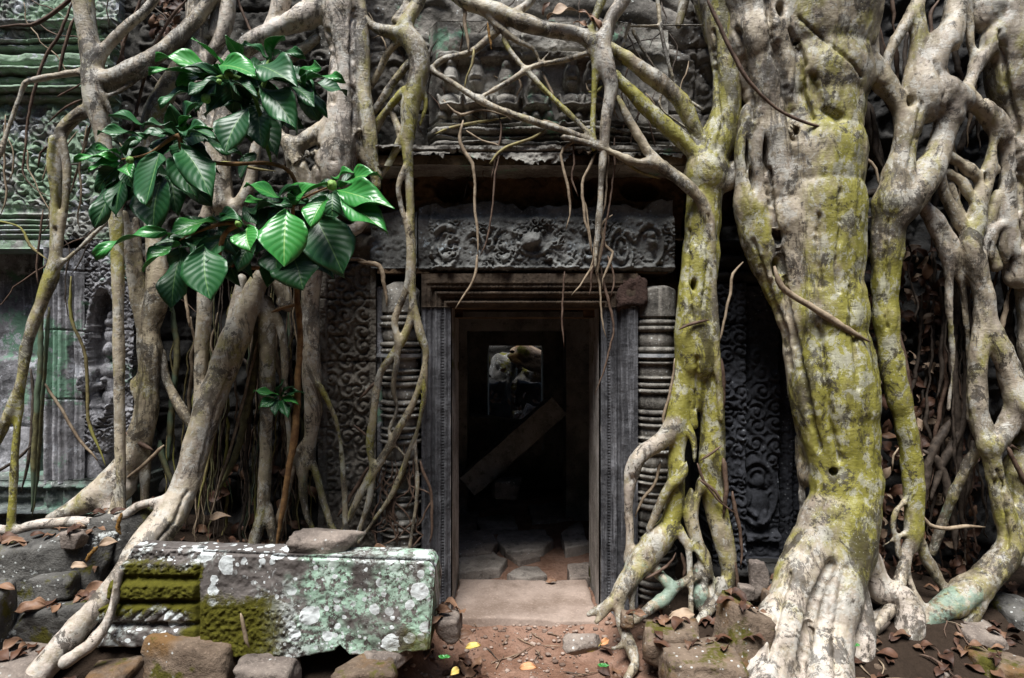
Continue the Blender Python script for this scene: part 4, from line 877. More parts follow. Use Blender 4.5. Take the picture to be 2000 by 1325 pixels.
wood('trunk', [
 ('m=.45>.2>.5>.3 p=.2>.4>.3 k=.022', '155,-120,22,-.4 160,-40,20,-.4 165,20,19 172,70,19 180,110,20 182,145,21,-.4 184,175,21 189,205,20 197,245,16 206,300,14 216,360,14 225,420,13,-.4 229,500,12 231,600,10 232,700,10,-.42 233,800,9 235,900,9 238,1005,9,-.45'),
 ('m=.2 p=.4', '320,-40,8,-.36 290,14,9,-.38 250,50,9,-.4 214,86,10 188,118,12'), ('m=.1 p=.3 k=.04', '420,-10,12,-.28 380,42,14,-.3 355,68,14,-.32 320,98,15,-.35 280,125,18,-.38 240,148,19,-.4 205,160,20'),
 ('m=.2 p=.3', '172,140,8,-.4 130,145,6,-.42 80,154,6 50,162,6,-.44 40,185,5 20,240,5,-.44 0,300,5 -25,350,5'),
 ('m=.3>.6', '178,212,13,-.4 146,230,12,-.4 121,260,12,-.4 117,300,9 112,360,9 108,430,9,-.4 105,500,9 100,540,13,-.42 85,582,12 66,632,11 51,682,11,-.46 42,735,8 20,800,9,-.5 0,850,10 -30,900,9,-.5'),
 ('m=1.', '52,685,8,-.46 43,755,7,-.47 33,840,7 27,920,7,-.5 22,1010,7 18,1055,6,-.52'), ('m=.5 k=.01', '102,270,6,-.44 98,320,6,-.44 106,375,6 110,440,6,-.43'), ('m=.3 k=.015', '122,268,7,-.42 130,330,7,-.42 128,390,6 118,460,7 110,520,8,-.42'),
 ('m=.3', '108,525,5,-.42 150,490,4,-.4 200,442,4,-.38 236,408,4,-.36'), ('m=.1 k=.01', '205,190,4,-.43 235,178,4,-.42 262,160,4,-.4 300,135,3,-.38'), ('m=.1 k=.02', '185,160,6,-.44 205,195,6,-.44 218,225,4,-.42'),
 ('m=.1 p=.8', '-60,1030,9,-.50 30,1036,9,-.5 62,1026,9 125,1020,9 200,1018,9,-.5 242,1008,10 268,990,9 300,980,8,-.56 330,976,6'), ('m=0 p=.7', '226,1020,7,-.5 205,1060,6,-.54 190,1095,7,-.58 183,1135,5,-.6'),
 ('m=0 p=.2', '228,945,5,-.44 222,980,5,-.46 212,1015,5,-.48'),
 ], M_bark, ta, .022, dd=-.42, amp=.004)

# ------------------------------------------------ loose aerial roots and vines (each one a part of its tree)
def aerial(parent, s, mat, dd=-.3, wob=.02, sides=6):
    V, Fs = tube(parse(s, dd), sides, .035, wob); return obj('aerial_root', V, Fs, mat, parent)
for s, m, d in [
 ('905,235,4 898,265,4 903,290,4 922,320,4 928,350,3 926,400,3 932,450,3 934,500,3', M_rt, -.30), ('975,300,2 965,350,2 960,420,2 952,470,2 938,500,2', M_rb, -.3), ('932,498,3 928,540,3 905,580,2 888,603,2', M_rt, -.28),
 ('1130,275,4 1100,290,3 1098,320,3 1110,370,3 1112,420,2 1105,450,2', M_rt, -.3), ('1165,295,4 1150,330,3 1138,360,3 1140,420,3 1150,450,2 1155,490,2', M_rt, -.3), ('1120,275,2 1122,320,2 1118,350,2 1130,385,2', M_rb, -.3),
 ('1200,270,3 1198,330,2 1192,380,2 1185,430,2 1178,480,2 1172,520,2', M_rb, -.28), ('1190,260,2 1185,330,2 1180,400,2 1165,460,2 1160,500,2 1150,540,2', M_rt, -.28), ('1195,420,3 1175,440,3 1182,480,3 1197,492,3 1190,520,3 1178,545,2 1176,565,2', M_rt, -.26),
 ('1165,480,3 1168,530,3 1172,570,2 1178,640,2 1182,660,1.5', M_rt, -.24), ('1168,500,3 1160,520,3 1140,550,2 1115,577,1.5', M_rt, -.24), ('1175,520,3 1180,560,3 1192,600,3 1198,640,2 1192,670,2 1180,720,2 1160,772,1.5', M_rb, -.22),
 ('1104,530,2 1099,580,2 1097,620,2 1101,680,1.5', M_rb, -.2), ('1170,480,3 1160,520,3 1155,560,2 1150,580,1.5', M_rb, -.24), ('1182,440,2 1172,500,3 1168,540,2', M_rt, -.26), ('1140,390,2 1152,450,2 1158,500,2', M_rt, -.27), ('1188,500,3 1200,540,2 1192,580,2', M_rb, -.25),
 ('868,195,2 880,210,2 900,225,3 940,215,2 985,225,2 1000,235,2', M_rt, -.26), ('850,262,2 880,250,3 925,240,3 990,230,2', M_ry, -.26), ('955,320,3 985,290,3 1040,270,3 1075,245,2', M_ry, -.3), ('910,255,2 940,275,2 975,285,2 960,300,2', M_rt, -.28),
 ('975,225,2 978,260,2 970,300,2 958,350,2', M_rb, -.28), ('1012,150,2 1020,170,3 1010,185,2 1015,200,2', M_rt, -.26), ('1060,140,3 1070,165,3 1082,190,3 1075,170,2', M_rt, -.28), ('925,95,3 922,125,3 912,150,2 908,175,2', M_ry, -.3), ('1060,235,3 1090,245,2 1105,260,2', M_rt, -.3), ('1200,300,3 1240,330,3 1290,350,3', M_ry, -.32), ('905,5,4 908,40,4 914,90,3 916,110,2', M_rt, -.3), ('1150,180,3 1165,180,3 1180,165,3', M_ry, -.32), ('1158,290,3 1150,300,3 1145,295,2', M_rt, -.32)]:
    aerial(fig, s, m, d, .012)
for s, m, d in [
 ('1700,140,3 1760,240,2 1700,-20,3', M_rb, -.1),
 ('1378,-20,4 1395,30,4 1425,90,4 1440,120,4 1455,150,4 1500,200,3 1560,235,3 1620,252,3 1672,262,3', M_rb, -.55), ('1512,520,6 1525,560,6 1570,590,6 1620,622,7 1665,650,6 1700,668,5', M_rt, -.58),
 ('1452,512,3 1432,535,3 1425,575,3 1412,640,2.5 1402,690,2', M_rt, -.34), ('1325,645,2 1345,635,3 1385,625,3', M_rb, -.4), ('1305,845,3 1296,820,3 1308,770,3 1318,700,2', M_rt, -.28), ('1290,900,3 1278,945,3 1255,975,3 1240,1010,2', M_rt, -.28),
 ('1408,700,6 1412,780,6 1408,820,4', M_rb, -.28), ('1362,905,3 1375,940,3 1400,975,2 1440,1005,2', M_rb, -.36), ('1365,935,4 1395,960,3 1412,985,3', M_rb, -.36), ('1412,895,5 1418,960,5 1415,1010,4', M_rb, -.34), ('1368,900,2.5 1390,885,2.5 1410,870,2', M_rb, -.36),
 ('1222,1132,3 1260,1130,3 1305,1105,3 1320,1080,2', M_rb, -.42), ('1430,960,4 1440,1010,4 1448,1060,3 1446,1110,3', M_rb, -.3), ('1432,1090,4 1440,1130,4 1436,1170,3', M_rb, -.34), ('1290,1180,4 1292,1205,3', M_rb, -.42), ('1330,1080,4 1340,1110,4 1335,1130,3', M_rb, -.3),
 ('1755,640,5 1766,700,5 1775,760,6 1782,810,5 1793,850,5 1800,900,6', M_rb, -.36), ('1680,430,2 1700,425,2 1715,440,3', M_rt, -.3), ('1675,310,2 1690,310,3 1712,330,3 1716,365,2', M_rt, -.3), ('1684,385,6 1708,376,8 1740,378,8', M_rd, -.16),
 ('1755,875,3 1745,890,2 1742,920,2', M_rt, -.38), ('1798,1000,3 1815,1025,4 1850,1033,4 1880,1028,4 1925,1030,3', M_rt, -.3), ('1660,1230,4 1680,1240,4 1705,1250,3', M_rt, -.7), ('1690,1250,5 1715,1235,5 1740,1215,6', M_rd, -.62), ('1990,880,4 1975,870,4 1960,880,4', M_rb, -.4), ('1965,870,4 1990,920,5 2010,960,5', M_rb, -.42)]:
    aerial(fig, s, m, d, .01)
# dark hanging roots inside the right cavity
rr_ = random.Random(5)
for i in range(26):
    x = rr_.uniform(1792, 1900); y0 = rr_.uniform(430, 640); y1 = rr_.uniform(900, 1120); dx = rr_.uniform(-50, 50)
    n = 6; pts = ' '.join('%.0f,%.0f,%.1f' % (x + dx * (k / n) ** 1.5 + rr_.uniform(-9, 9), y0 + (y1 - y0) * k / n, rr_.choice([2, 2.5, 3, 4, 5]) * (1 - .3 * k / n)) for k in range(n + 1))
    aerial(fig, pts, M_rd if i % 4 else M_rb, rr_.uniform(-.16, .12), .03)
for s in ['1868,500,9 1866,600,9 1862,700,8 1868,800,8 1875,900,7 1880,1000,6 1885,1060,6', '1900,600,6 1890,700,6 1885,800,8 1870,850,9 1835,920,8 1820,980,7', '1858,820,8 1830,860,9 1815,900,8 1806,1000,7', '1800,880,7 1830,900,8 1850,960,8 1860,1020,7 1866,1080,6', '1835,560,4 1842,640,4 1838,720,4 1830,780,3', '1898,860,6 1892,930,6 1880,1000,6', '1697,0,6 1718,90,6 1720,130,4', '1860,40,6 1880,180,5 1900,260,5', '1700,210,7 1712,290,8 1728,340,9 1745,370,7', '1690,200,16 1697,260,14 1694,330,12', '1872,300,6 1890,260,6 1912,230,6', '1770,60,4 1768,120,4 1764,180,4', '1990,560,8 1965,620,10 1985,700,9', '1955,730,8 1968,800,7 1958,850,7']:
    aerial(fig, s, M_rd, -.1, .02, 8)
# roots and vines left of the door
for s, m, d in [
 ('375,-10,3 330,40,3 300,100,3 280,160,3 262,240,3 245,300,2', M_rb, -.3), ('142,0,3 120,60,3 90,110,3 72,160,3 55,230,2.5 48,300,2 45,340,2 70,370,2 100,385,2', M_rb, -.3), ('150,-10,4 75,45,4 30,50,3 -20,55,3', M_rb, -.3), ('145,35,3 128,85,3 118,130,3 112,155,2', M_rb, -.3),
 ('180,230,2 165,280,2 155,330,2 160,380,2 152,420,2 158,450,2', M_rt, -.34), ('170,245,2 160,300,2 145,350,2 135,380,2', M_rt, -.3), ('-10,430,2 40,445,2 60,480,3 95,510,2', M_ry, -.3), ('82,410,2 80,450,2 72,520,2 75,560,2', M_rb, -.3), ('10,225,2 8,320,2 12,380,2 0,420,2', M_rt, -.3),
 ('140,540,3 138,600,3 145,640,3 165,690,3 170,760,3 172,820,3 195,880,3 205,910,2', M_ry, -.2), ('85,745,3 120,800,3 150,850,3 190,900,3', M_rt, -.2), ('80,560,5 78,700,5 72,800,5 66,900,5 60,1000,4', M_rg, -.25), ('95,600,4 88,700,4 80,820,4 75,900,4 62,1010,3', M_rg, -.2), ('60,720,3 65,800,3 55,900,3 40,960,3', M_rd, -.15), ('-20,930,3 30,900,3 62,870,3', M_rd, -.2),
 ('232,150,3 245,75,3 262,30,3 280,-20,3', M_rb, -.34), ('245,80,3 235,115,3 225,130,2', M_rb, -.34), ('235,100,3 250,130,3 275,145,3 300,145,2', M_rb, -.34), ('190,20,3 175,0,3 170,-30,3', M_rb, -.3), ('460,-10,3 480,40,3 500,90,3', M_rb, -.2), ('100,280,2 80,300,2 75,330,2', M_rb, -.3), ('30,220,2 10,260,2', M_rb, -.3), ('110,190,2 150,170,2 165,160,2', M_rb, -.3), ('160,195,3 120,215,2 95,240,2', M_rb, -.3)]:
    aerial(ta, s, m, d, .012)
rr_ = random.Random(11)
for i in range(88):
    x = rr_.uniform(335, 625) if i % 3 else rr_.uniform(400, 600); y0 = rr_.uniform(480, 640) if i % 2 else rr_.uniform(560, 760); y1 = rr_.uniform(960, 1120); dx = rr_.uniform(-75, 40) * (1 if x > 420 else .4)
    n = 6; r = rr_.choice([1.4, 1.8, 2.2, 3, 4])
    pts = ' '.join('%.0f,%.0f,%.1f' % (x + dx * (k / n) ** 1.3 + rr_.uniform(-6, 6), y0 + (y1 - y0) * k / n, r * (1 - .35 * k / n)) for k in range(n + 1))
    aerial(figl, pts, (M_rd, M_rt, M_rb, M_rg, M_ry, M_rd)[i % 6], rr_.uniform(-.12, .2), .03)
for s, m, d in [('480,640,4 455,720,4 430,800,3 408,900,3 385,1000,3', M_ry, -.2), ('505,660,3 480,760,3 455,860,3 430,940,3 410,1020,3', M_rt, -.2), ('495,600,7 500,700,7 478,820,7 455,900,7 425,960,7', M_rg, -.14), ('335,600,6 345,700,6 335,800,6 330,900,6', M_rg, -.1), ('310,860,6 320,900,6 335,940,5 350,970,4', M_rg, -.14), ('370,640,3 360,560,3 350,520,3', M_rt, -.2), ('470,840,7 490,760,7 500,660,6', M_rg, -.12), ('320,870,4 285,905,4 240,940,3', M_rt, -.3), ('245,845,5 262,860,5 280,870,5 300,880,4', M_rb, -.26), ('575,905,8 560,960,8 545,1010,7 530,1040,6', M_rt, -.15), ('660,1010,4 690,960,4 730,900,3', M_rb, -.14), ('700,780,3 720,760,3 740,740,2', M_rb, -.12), ('690,830,3 715,850,3 725,870,2', M_rb, -.12), ('820,900,4 840,960,3 845,1020,3 838,1060,3', M_rb, -.14), ('560,240,5 560,300,5 556,330,4', M_rd, -.05), ('475,700,6 520,760,5 540,840,5', M_rd, -.02), ('700,512,4 740,520,5 752,560,4 755,600,3', M_rt, -.12), ('675,508,3 700,506,3 722,515,3', M_rt, -.12), ('385,330,3 440,318,3 500,330,3 540,335,2', M_ry, -.4)]:
    aerial(figl, s, m, d, .012)
for i in range(16):   # fine rootlets over the left colonnette
    x = rr_.uniform(735, 830); y = rr_.uniform(860, 1000); s = ' '.join('%.0f,%.0f,1.8' % (x + rr_.uniform(-40, 40) * k / 4 + rr_.uniform(-7, 7), y + k * rr_.uniform(22, 42)) for k in range(5))
    aerial(figc, s, M_rb, -.13, .03)

# fine vines clinging to the wall across the top
rr_ = random.Random(23)
for i in range(58):
    if i < 22: par, x, y, dd_ = ta, rr_.uniform(-20, 300), rr_.uniform(-30, 520), rr_.uniform(-.12, -.03)
    else: par, x, y, dd_ = figc, rr_.uniform(700, 1380), rr_.uniform(-30, 250), rr_.uniform(-.27, -.14)
    a = rr_.uniform(0, 6.28) if i % 2 else rr_.uniform(1.1, 2.1); n = rr_.randrange(5, 10); pts = []
    for k in range(n): pts.append('%.0f,%.0f,%.1f' % (x, y, rr_.choice([1.3, 1.6, 2.0]) * (1 - .4 * k / n))); a += rr_.uniform(-.5, .5); st = rr_.uniform(14, 30); x += math.cos(a) * st; y += abs(math.sin(a)) * st
    aerial(par, ' '.join(pts), (M_rb, M_rt, M_rd)[i % 3], dd_, .02, 5)

rr_ = random.Random(77)
for i in range(34):   # slim strands threading the gaps of the lattice
    x, y = rr_.uniform(1690, 2010), rr_.uniform(-40, 480); n = 6; dx = rr_.uniform(-40, 40); h_ = rr_.uniform(120, 300)
    pts = ' '.join('%.0f,%.0f,%.1f' % (x + dx * k / n + rr_.uniform(-7, 7), y + h_ * k / n, rr_.choice([2, 3, 4, 6]) * (1 - .3 * k / n)) for k in range(n + 1))
    V, Fs = tube(parse(pts, rr_.uniform(-.24, .05)), 7, .03, .02); obj('rootlet', V, Fs, (M_rt, M_rd, M_rb)[i % 3], fig)
# ------------------------------------------------ broad-leaved plant
def leafmat(name, a, b, vein, rough=.46):
    g = NG(name); uv = g.t.nodes.new('ShaderNodeUVMap').outputs[0]
    sx = g.t.nodes.new('ShaderNodeSeparateXYZ'); g.t.links.new(uv, sx.inputs[0]); u, v = sx.outputs[0], sx.outputs[1]
    av = g.ma('ABSOLUTE', g.ma('SUBTRACT', v, .5))
    ph = g.ma('FRACT', g.ma('SUBTRACT', g.ma('MULTIPLY', u, 9.), g.ma('ADD', g.ma('MULTIPLY', av, 5.), g.ma('MULTIPLY', g.noise(9, 2), .6))))
    dv = g.ma('ABSOLUTE', g.ma('SUBTRACT', ph, .5))
    vl = g.ramp(dv, .06, .015); mid = g.ramp(av, .022, .008)
    oi = g.t.nodes.new('ShaderNodeObjectInfo').outputs['Random']
    col = g.mix(g.ma('ADD', g.ma('MULTIPLY', oi, .7), g.ma('MULTIPLY', g.noise(12, 4), .3)), a, b)
    col = g.mix(g.ma('MULTIPLY', vl, .16), col, vein); col = g.mix(g.ma('MULTIPLY', mid, .7), col, vein); col = g.mix(g.ma('MULTIPLY', g.ramp(g.noise(11, 6, .75), .66, .72), .8), col, (.12, .09, .02))
    h = g.ma('SUBTRACT', g.ramp(dv, .0, .5), g.ma('MULTIPLY', mid, 1.))
    g.b.inputs['Coat Weight'].default_value = .05; g.b.inputs['Coat Roughness'].default_value = .2
    return g.done(col, rough, g.bump(h, .18, .008), .5)
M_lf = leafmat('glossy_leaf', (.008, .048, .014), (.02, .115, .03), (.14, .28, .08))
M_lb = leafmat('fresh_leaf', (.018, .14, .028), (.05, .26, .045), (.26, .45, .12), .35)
def leaf_mesh(b, t, wd, droop, seed, face):
    """b,t world points; wd half-width in m; face = approximate upper-side normal"""
    b = np.array(b); t = np.array(t); L = t - b; ln = np.linalg.norm(L); L = L / ln
    N = np.array(face, float); N = N - L * (N @ L); N /= np.linalg.norm(N); Wd = np.cross(L, N)
    nu, nw = 22, 12; u = np.linspace(0, 1, nu + 1); s = np.linspace(-1, 1, nw + 1)
    U, Sg = np.meshgrid(u, s, indexing='ij'); rs = np.random.RandomState(seed)
    prof = np.sin(np.pi * U ** 1.08) ** .85 * (1 - .45 * U ** 6)
    prof = prof * (1 + .018 * np.sin(U * 34 + rs.rand() * 6 + Sg)); prof[0] = .03; prof[-1] = .0
    rib = .009 * wd * np.sin((U * 9 - np.abs(Sg) * 2.5) * 2 * np.pi) * np.abs(Sg) * (1 - .3 * np.abs(Sg))
    x = Sg * prof * wd; up = -droop * ln * (2 * U - 1) ** 2 * .9 + droop * ln * .9 + (.22 + .2 * rs.rand()) * np.abs(x) + rib
    up = up + .09 * ln * np.sin(U * (5 + 5 * rs.rand()) + rs.rand() * 6) * np.abs(Sg) ** 1.6 * Sg + (rs.rand() - .5) * .5 * x
    tw = (rs.rand() - .5) * .12 * ln * np.sin(U * 3)
    P_ = b + L * (U[..., None] * ln) + Wd * (x + tw)[..., None] + N * up[..., None]
    V = P_.reshape(-1, 3); I = np.arange(V.shape[0]).reshape(nu + 1, nw + 1)
    Q = np.stack([I[:-1, :-1], I[1:, :-1], I[1:, 1:], I[:-1, 1:]], -1).reshape(-1, 4)
    return V, Q, np.stack([U, (Sg + 1) / 2], -1).reshape(-1, 2)
def put_leaf(name, b, t, wd, droop, seed, face, mat, parent=None, thick=.0012):
    V, Q, UV = leaf_mesh(b, t, wd, droop, seed, face)
    o = obj(name, V, Q.astype(np.int32), mat, parent)
    ul = o.data.uv_layers.new(name='UVMap'); li = np.empty(len(o.data.loops), np.int32); o.data.loops.foreach_get('vertex_index', li)
    ul.data.foreach_set('uv', UV[li].astype(np.float32).ravel())
    m = o.modifiers.new('thickness', 'SOLIDIFY'); m.thickness = thick
    return o
plant = thing('broad_leaved_shrub', W(560, 1060, -.5), 'broad-leaved shrub with large glossy green leaves in front of the left fig roots', 'shrub')
LV = [ # base x,y  tip x,y  width  bright  depth
 (435,148,303,112,40,1,-.85),(440,132,375,74,26,1,-.8),(428,128,502,150,48,1,-.95),(530,116,556,70,34,1,-.85),(526,118,474,84,26,0,-.85),(534,112,594,108,22,0,-.85),(500,128,582,172,56,0,-.95),(590,162,672,155,28,1,-.9),(583,158,628,134,26,1,-.85),(512,172,578,258,52,0,-1.),
 (565,168,614,210,30,0,-.9),(588,168,640,226,20,0,-.85),(484,212,440,300,60,0,-1.05),(506,204,512,288,50,0,-.9),(440,162,368,186,34,0,-.95),(400,152,290,140,32,1,-.9),(378,178,310,206,34,0,-.9),(425,146,352,134,22,0,-.9),(452,158,505,190,30,0,-1.),(470,210,540,310,52,0,-.75),(420,185,380,215,40,0,-.8),
 (344,262,388,204,44,0,-.95),(282,246,212,226,46,0,-.95),(285,268,190,260,28,0,-.9),(350,258,280,246,36,0,-1.),(312,300,284,402,84,0,-1.15),(354,288,412,388,60,0,-1.1),(345,300,388,392,50,0,-.95),(318,345,300,450,76,0,-.85),(245,340,228,425,38,0,-.9),(232,345,184,446,34,0,-.9),
 (236,312,143,312,22,1,-1.),(238,318,172,334,22,1,-1.),(236,305,186,290,20,1,-1.),(250,318,258,348,28,1,-1.),(240,300,268,274,30,0,-.95),(352,262,425,272,36,0,-1.05),(362,262,420,252,24,1,-1.),(395,272,474,305,30,0,-.9),(355,262,372,226,24,1,-.95),
 (422,430,328,462,40,1,-1.),(326,452,183,502,40,1,-1.05),(352,476,278,530,42,1,-1.),(400,482,412,588,74,0,-1.1),(352,500,336,610,48,0,-.9),(440,462,376,548,52,0,-1.),(484,444,492,492,48,1,-1.1),(460,440,430,420,26,1,-.95),(418,425,474,438,28,0,-1.),(455,478,440,525,50,0,-.85),(500,470,465,530,40,0,-.85),
 (562,402,478,362,38,1,-1.),(522,392,477,396,20,1,-1.),(560,412,555,522,82,1,-1.2),(560,395,642,358,30,1,-1.),(640,386,606,444,52,1,-1.1),(655,372,772,408,50,1,-1.05),(665,388,758,458,52,1,-1.1),(662,365,742,344,34,1,-1.),(650,352,692,338,24,1,-.95),(616,424,672,540,88,0,-.95),(572,500,592,568,78,0,-.8),
 (488,420,568,398,36,0,-.95),(540,388,586,368,28,0,-.95),(600,400,560,380,26,0,-.95),(480,405,500,440,30,0,-.9),(380,440,400,500,40,0,-.85),(540,470,540,540,60,0,-.8)]
LV += [(450,140,345,165,34,1,-.78),(470,150,400,228,44,0,-.72),(520,180,470,255,46,0,-.72),(540,170,545,262,44,0,-.7),(470,120,440,70,28,1,-.72),(545,140,620,190,34,0,-.72),(360,280,330,205,40,0,-.75),(330,262,250,285,34,0,-.75),(360,300,430,340,38,0,-.72),(300,320,245,395,46,0,-.75),(330,320,345,420,56,0,-.72),(255,330,215,400,34,0,-.8),
 (440,450,350,490,36,0,-.78),(430,470,350,560,50,0,-.76),(450,470,470,560,46,0,-.76),(410,460,300,480,32,0,-.8),(590,410,520,450,44,0,-.8),(600,420,625,520,60,0,-.78),(560,430,500,500,48,0,-.78),(620,385,690,430,40,0,-.8),(640,400,640,490,44,0,-.76),(545,480,520,560,50,0,-.7),(590,470,650,545,54,0,-.7),(500,300,470,350,30,0,-.7),(240,318,205,355,26,0,-.85)]
rl = random.Random(3)
for i, (bx, by, tx, ty, wd, br, dp) in enumerate(LV):
    b = W(bx, by, dp + .06); dn = (ty - by) / (abs(tx - bx) + abs(ty - by) + 1)
    t = W(tx, ty, dp - (.10 if dn < .5 else .03))
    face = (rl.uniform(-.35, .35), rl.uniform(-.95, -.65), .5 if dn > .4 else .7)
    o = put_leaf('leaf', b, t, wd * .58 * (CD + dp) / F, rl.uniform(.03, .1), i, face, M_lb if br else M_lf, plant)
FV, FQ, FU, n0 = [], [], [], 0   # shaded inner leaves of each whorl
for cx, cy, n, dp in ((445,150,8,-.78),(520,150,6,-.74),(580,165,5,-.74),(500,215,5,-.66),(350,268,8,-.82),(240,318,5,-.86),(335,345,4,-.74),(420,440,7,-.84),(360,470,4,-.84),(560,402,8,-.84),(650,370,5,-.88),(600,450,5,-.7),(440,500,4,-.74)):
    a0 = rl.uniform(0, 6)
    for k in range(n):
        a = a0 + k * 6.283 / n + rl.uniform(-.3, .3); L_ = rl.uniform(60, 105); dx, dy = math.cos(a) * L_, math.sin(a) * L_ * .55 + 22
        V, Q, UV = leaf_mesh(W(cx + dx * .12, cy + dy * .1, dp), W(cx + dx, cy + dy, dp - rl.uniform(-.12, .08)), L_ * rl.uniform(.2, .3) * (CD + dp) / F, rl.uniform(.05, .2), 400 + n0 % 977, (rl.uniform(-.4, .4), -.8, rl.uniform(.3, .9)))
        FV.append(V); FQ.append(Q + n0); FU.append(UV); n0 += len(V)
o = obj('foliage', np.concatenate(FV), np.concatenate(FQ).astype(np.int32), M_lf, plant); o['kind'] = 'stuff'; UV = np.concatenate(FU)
ul = o.data.uv_layers.new(name='UVMap'); li = np.empty(len(o.data.loops), np.int32); o.data.loops.foreach_get('vertex_index', li); ul.data.foreach_set('uv', UV[li].astype(np.float32).ravel())
for i, (bx, by, tx, ty, wd) in enumerate([(545,772,495,764,14),(545,770,556,742,14),(548,772,597,768,12),(543,778,505,798,18),(545,780,536,812,18),(550,780,562,818,18),(552,778,584,792,15),(548,775,575,755,12),(543,776,520,776,14)]):
    put_leaf('leaf', W(bx, by, -.5), W(tx, ty, -.58), wd * .58 * 4 / F, .08, 200 + i, (rl.uniform(-.3, .3), -.6, .8), M_lb if i % 3 == 0 else M_lf, plant)
M_stem = rootmat('shrub_stem', (.12, .06, .025), (.26, .15, .06)); M_gst = rootmat('green_stem', (.06, .13, .02), (.16, .28, .06))
for s, m in [('540,1075,6,-.4 560,940,6 575,850,7,-.5 581,760,6 586,680,6,-.55 583,600,6 578,545,5,-.6 576,480,5,-.75 572,405,5,-.95 600,385,4,-1.0 648,362,5,-1.05', M_stem), ('577,525,4,-.62 520,524,4,-.68 460,520,4,-.8 430,500,4,-.95 440,455,5,-1.0 465,438,5,-1.05 420,440,4,-1. 350,470,3,-1.', M_stem),
             ('578,560,4,-.6 590,440,4,-.6 575,350,4,-.65 530,320,4,-.75 430,320,4,-.85 360,300,4,-.95 345,265,5,-1.0 290,300,4,-1. 238,312,4,-1.', M_stem), ('530,320,4,-.75 515,250,4,-.85 500,200,4,-.9 480,160,5,-.9 440,150,5,-.9 400,160,3,-.88', M_gst), ('500,200,4,-.9 520,150,4,-.88 528,118,4,-.85 560,150,3,-.88 590,162,3,-.88', M_gst), ('581,770,3,-.5 560,778,3,-.5 547,776,4,-.5', M_gst), ('583,595,4,-.56 560,600,3,-.5 530,610,3,-.42', M_stem)]:
    V, Fs = tube(parse(s, -.8), 8, .03, .01); obj('stem', V, Fs, m, plant)
def ico(sub):
    import bmesh
    bm = bmesh.new(); bmesh.ops.create_icosphere(bm, subdivisions=sub, radius=1)
    V = np.array([v.co[:] for v in bm.verts]); Fc = [tuple(v.index for v in f.verts) for f in bm.faces]; bm.free(); return V, Fc
V3, F3 = ico(3); V4, F4 = ico(4); V5, F5 = ico(5)
F3 = np.array(F3, np.int32); F4 = np.array(F4, np.int32); F5 = np.array(F5, np.int32)
M_fruit = plain('green_fruit', (.12, .24, .05), (.25, .40, .10), 60, .5)
for x, y, r, d in ((447, 147, 9, -.98), (402, 193, 9, -.98), (254, 313, 7, -1.05), (648, 362, 10, -1.08), (466, 437, 7, -1.1), (428, 160, 5, -.95)):
    q = V3 * (1 + .10 * np.cos(V3[:, 0:1] * 18) * np.cos(V3[:, 2:3] * 18)); obj('fruit', np.array(W(x, y, d)) + q * r * (CD + d) / F, F3, M_fruit, plant)

# ------------------------------------------------ stones
def rock_V(c, dims, seed, sub=4, facets=9, rough_=.05, box=.6):
    rs = np.random.RandomState(seed); B = V4 if sub == 4 else V5; Fc = F4 if sub == 4 else F5
    nrm = rs.normal(size=(facets, 3)); nrm /= np.linalg.norm(nrm, axis=1)[:, None]; off = rs.uniform(.62, .95, facets)
    ax = np.concatenate([np.eye(3), -np.eye(3)]) + rs.normal(size=(6, 3)) * .12; ax /= np.linalg.norm(ax, axis=1)[:, None]
    nrm = np.concatenate([nrm, ax]); off = np.concatenate([off, np.full(6, box)])
    dp = B @ nrm.T; r = np.min(np.where(dp > .05, off / np.maximum(dp, .05), 9), 1); r = np.minimum(r, 1.25)
    V = B * r[:, None]; mx = np.abs(V).max(0); V = V / mx
    n = fbm(V[:, 0] * 2.2 + seed, V[:, 1] * 2.2, V[:, 2] * 2.2, 5); V = V * (1 + rough_ * 2 * n)[:, None]
    return (np.array(c) + V * np.array(dims) / 2).astype(np.float32), Fc
def rock(px0, py0, px1, py1, dep, thick, mat, seed, label, group='fallen stones', cat='stone', tilt=0., name='fallen_stone', **kw):
    sc = (CD + dep) / F; c = W((px0 + px1) / 2, (py0 + py1) / 2, dep)
    V, Fc = rock_V((0, 0, 0), ((px1 - px0) * sc, thick, (py1 - py0) * sc), seed, **kw)
    if tilt: a = math.radians(tilt); V = np.stack([V[:, 0] * math.cos(a) - V[:, 2] * math.sin(a), V[:, 1], V[:, 0] * math.sin(a) + V[:, 2] * math.cos(a)], 1)
    o = obj(name, V + np.array(c, np.float32), Fc, mat); return tag(o, label, cat, group)
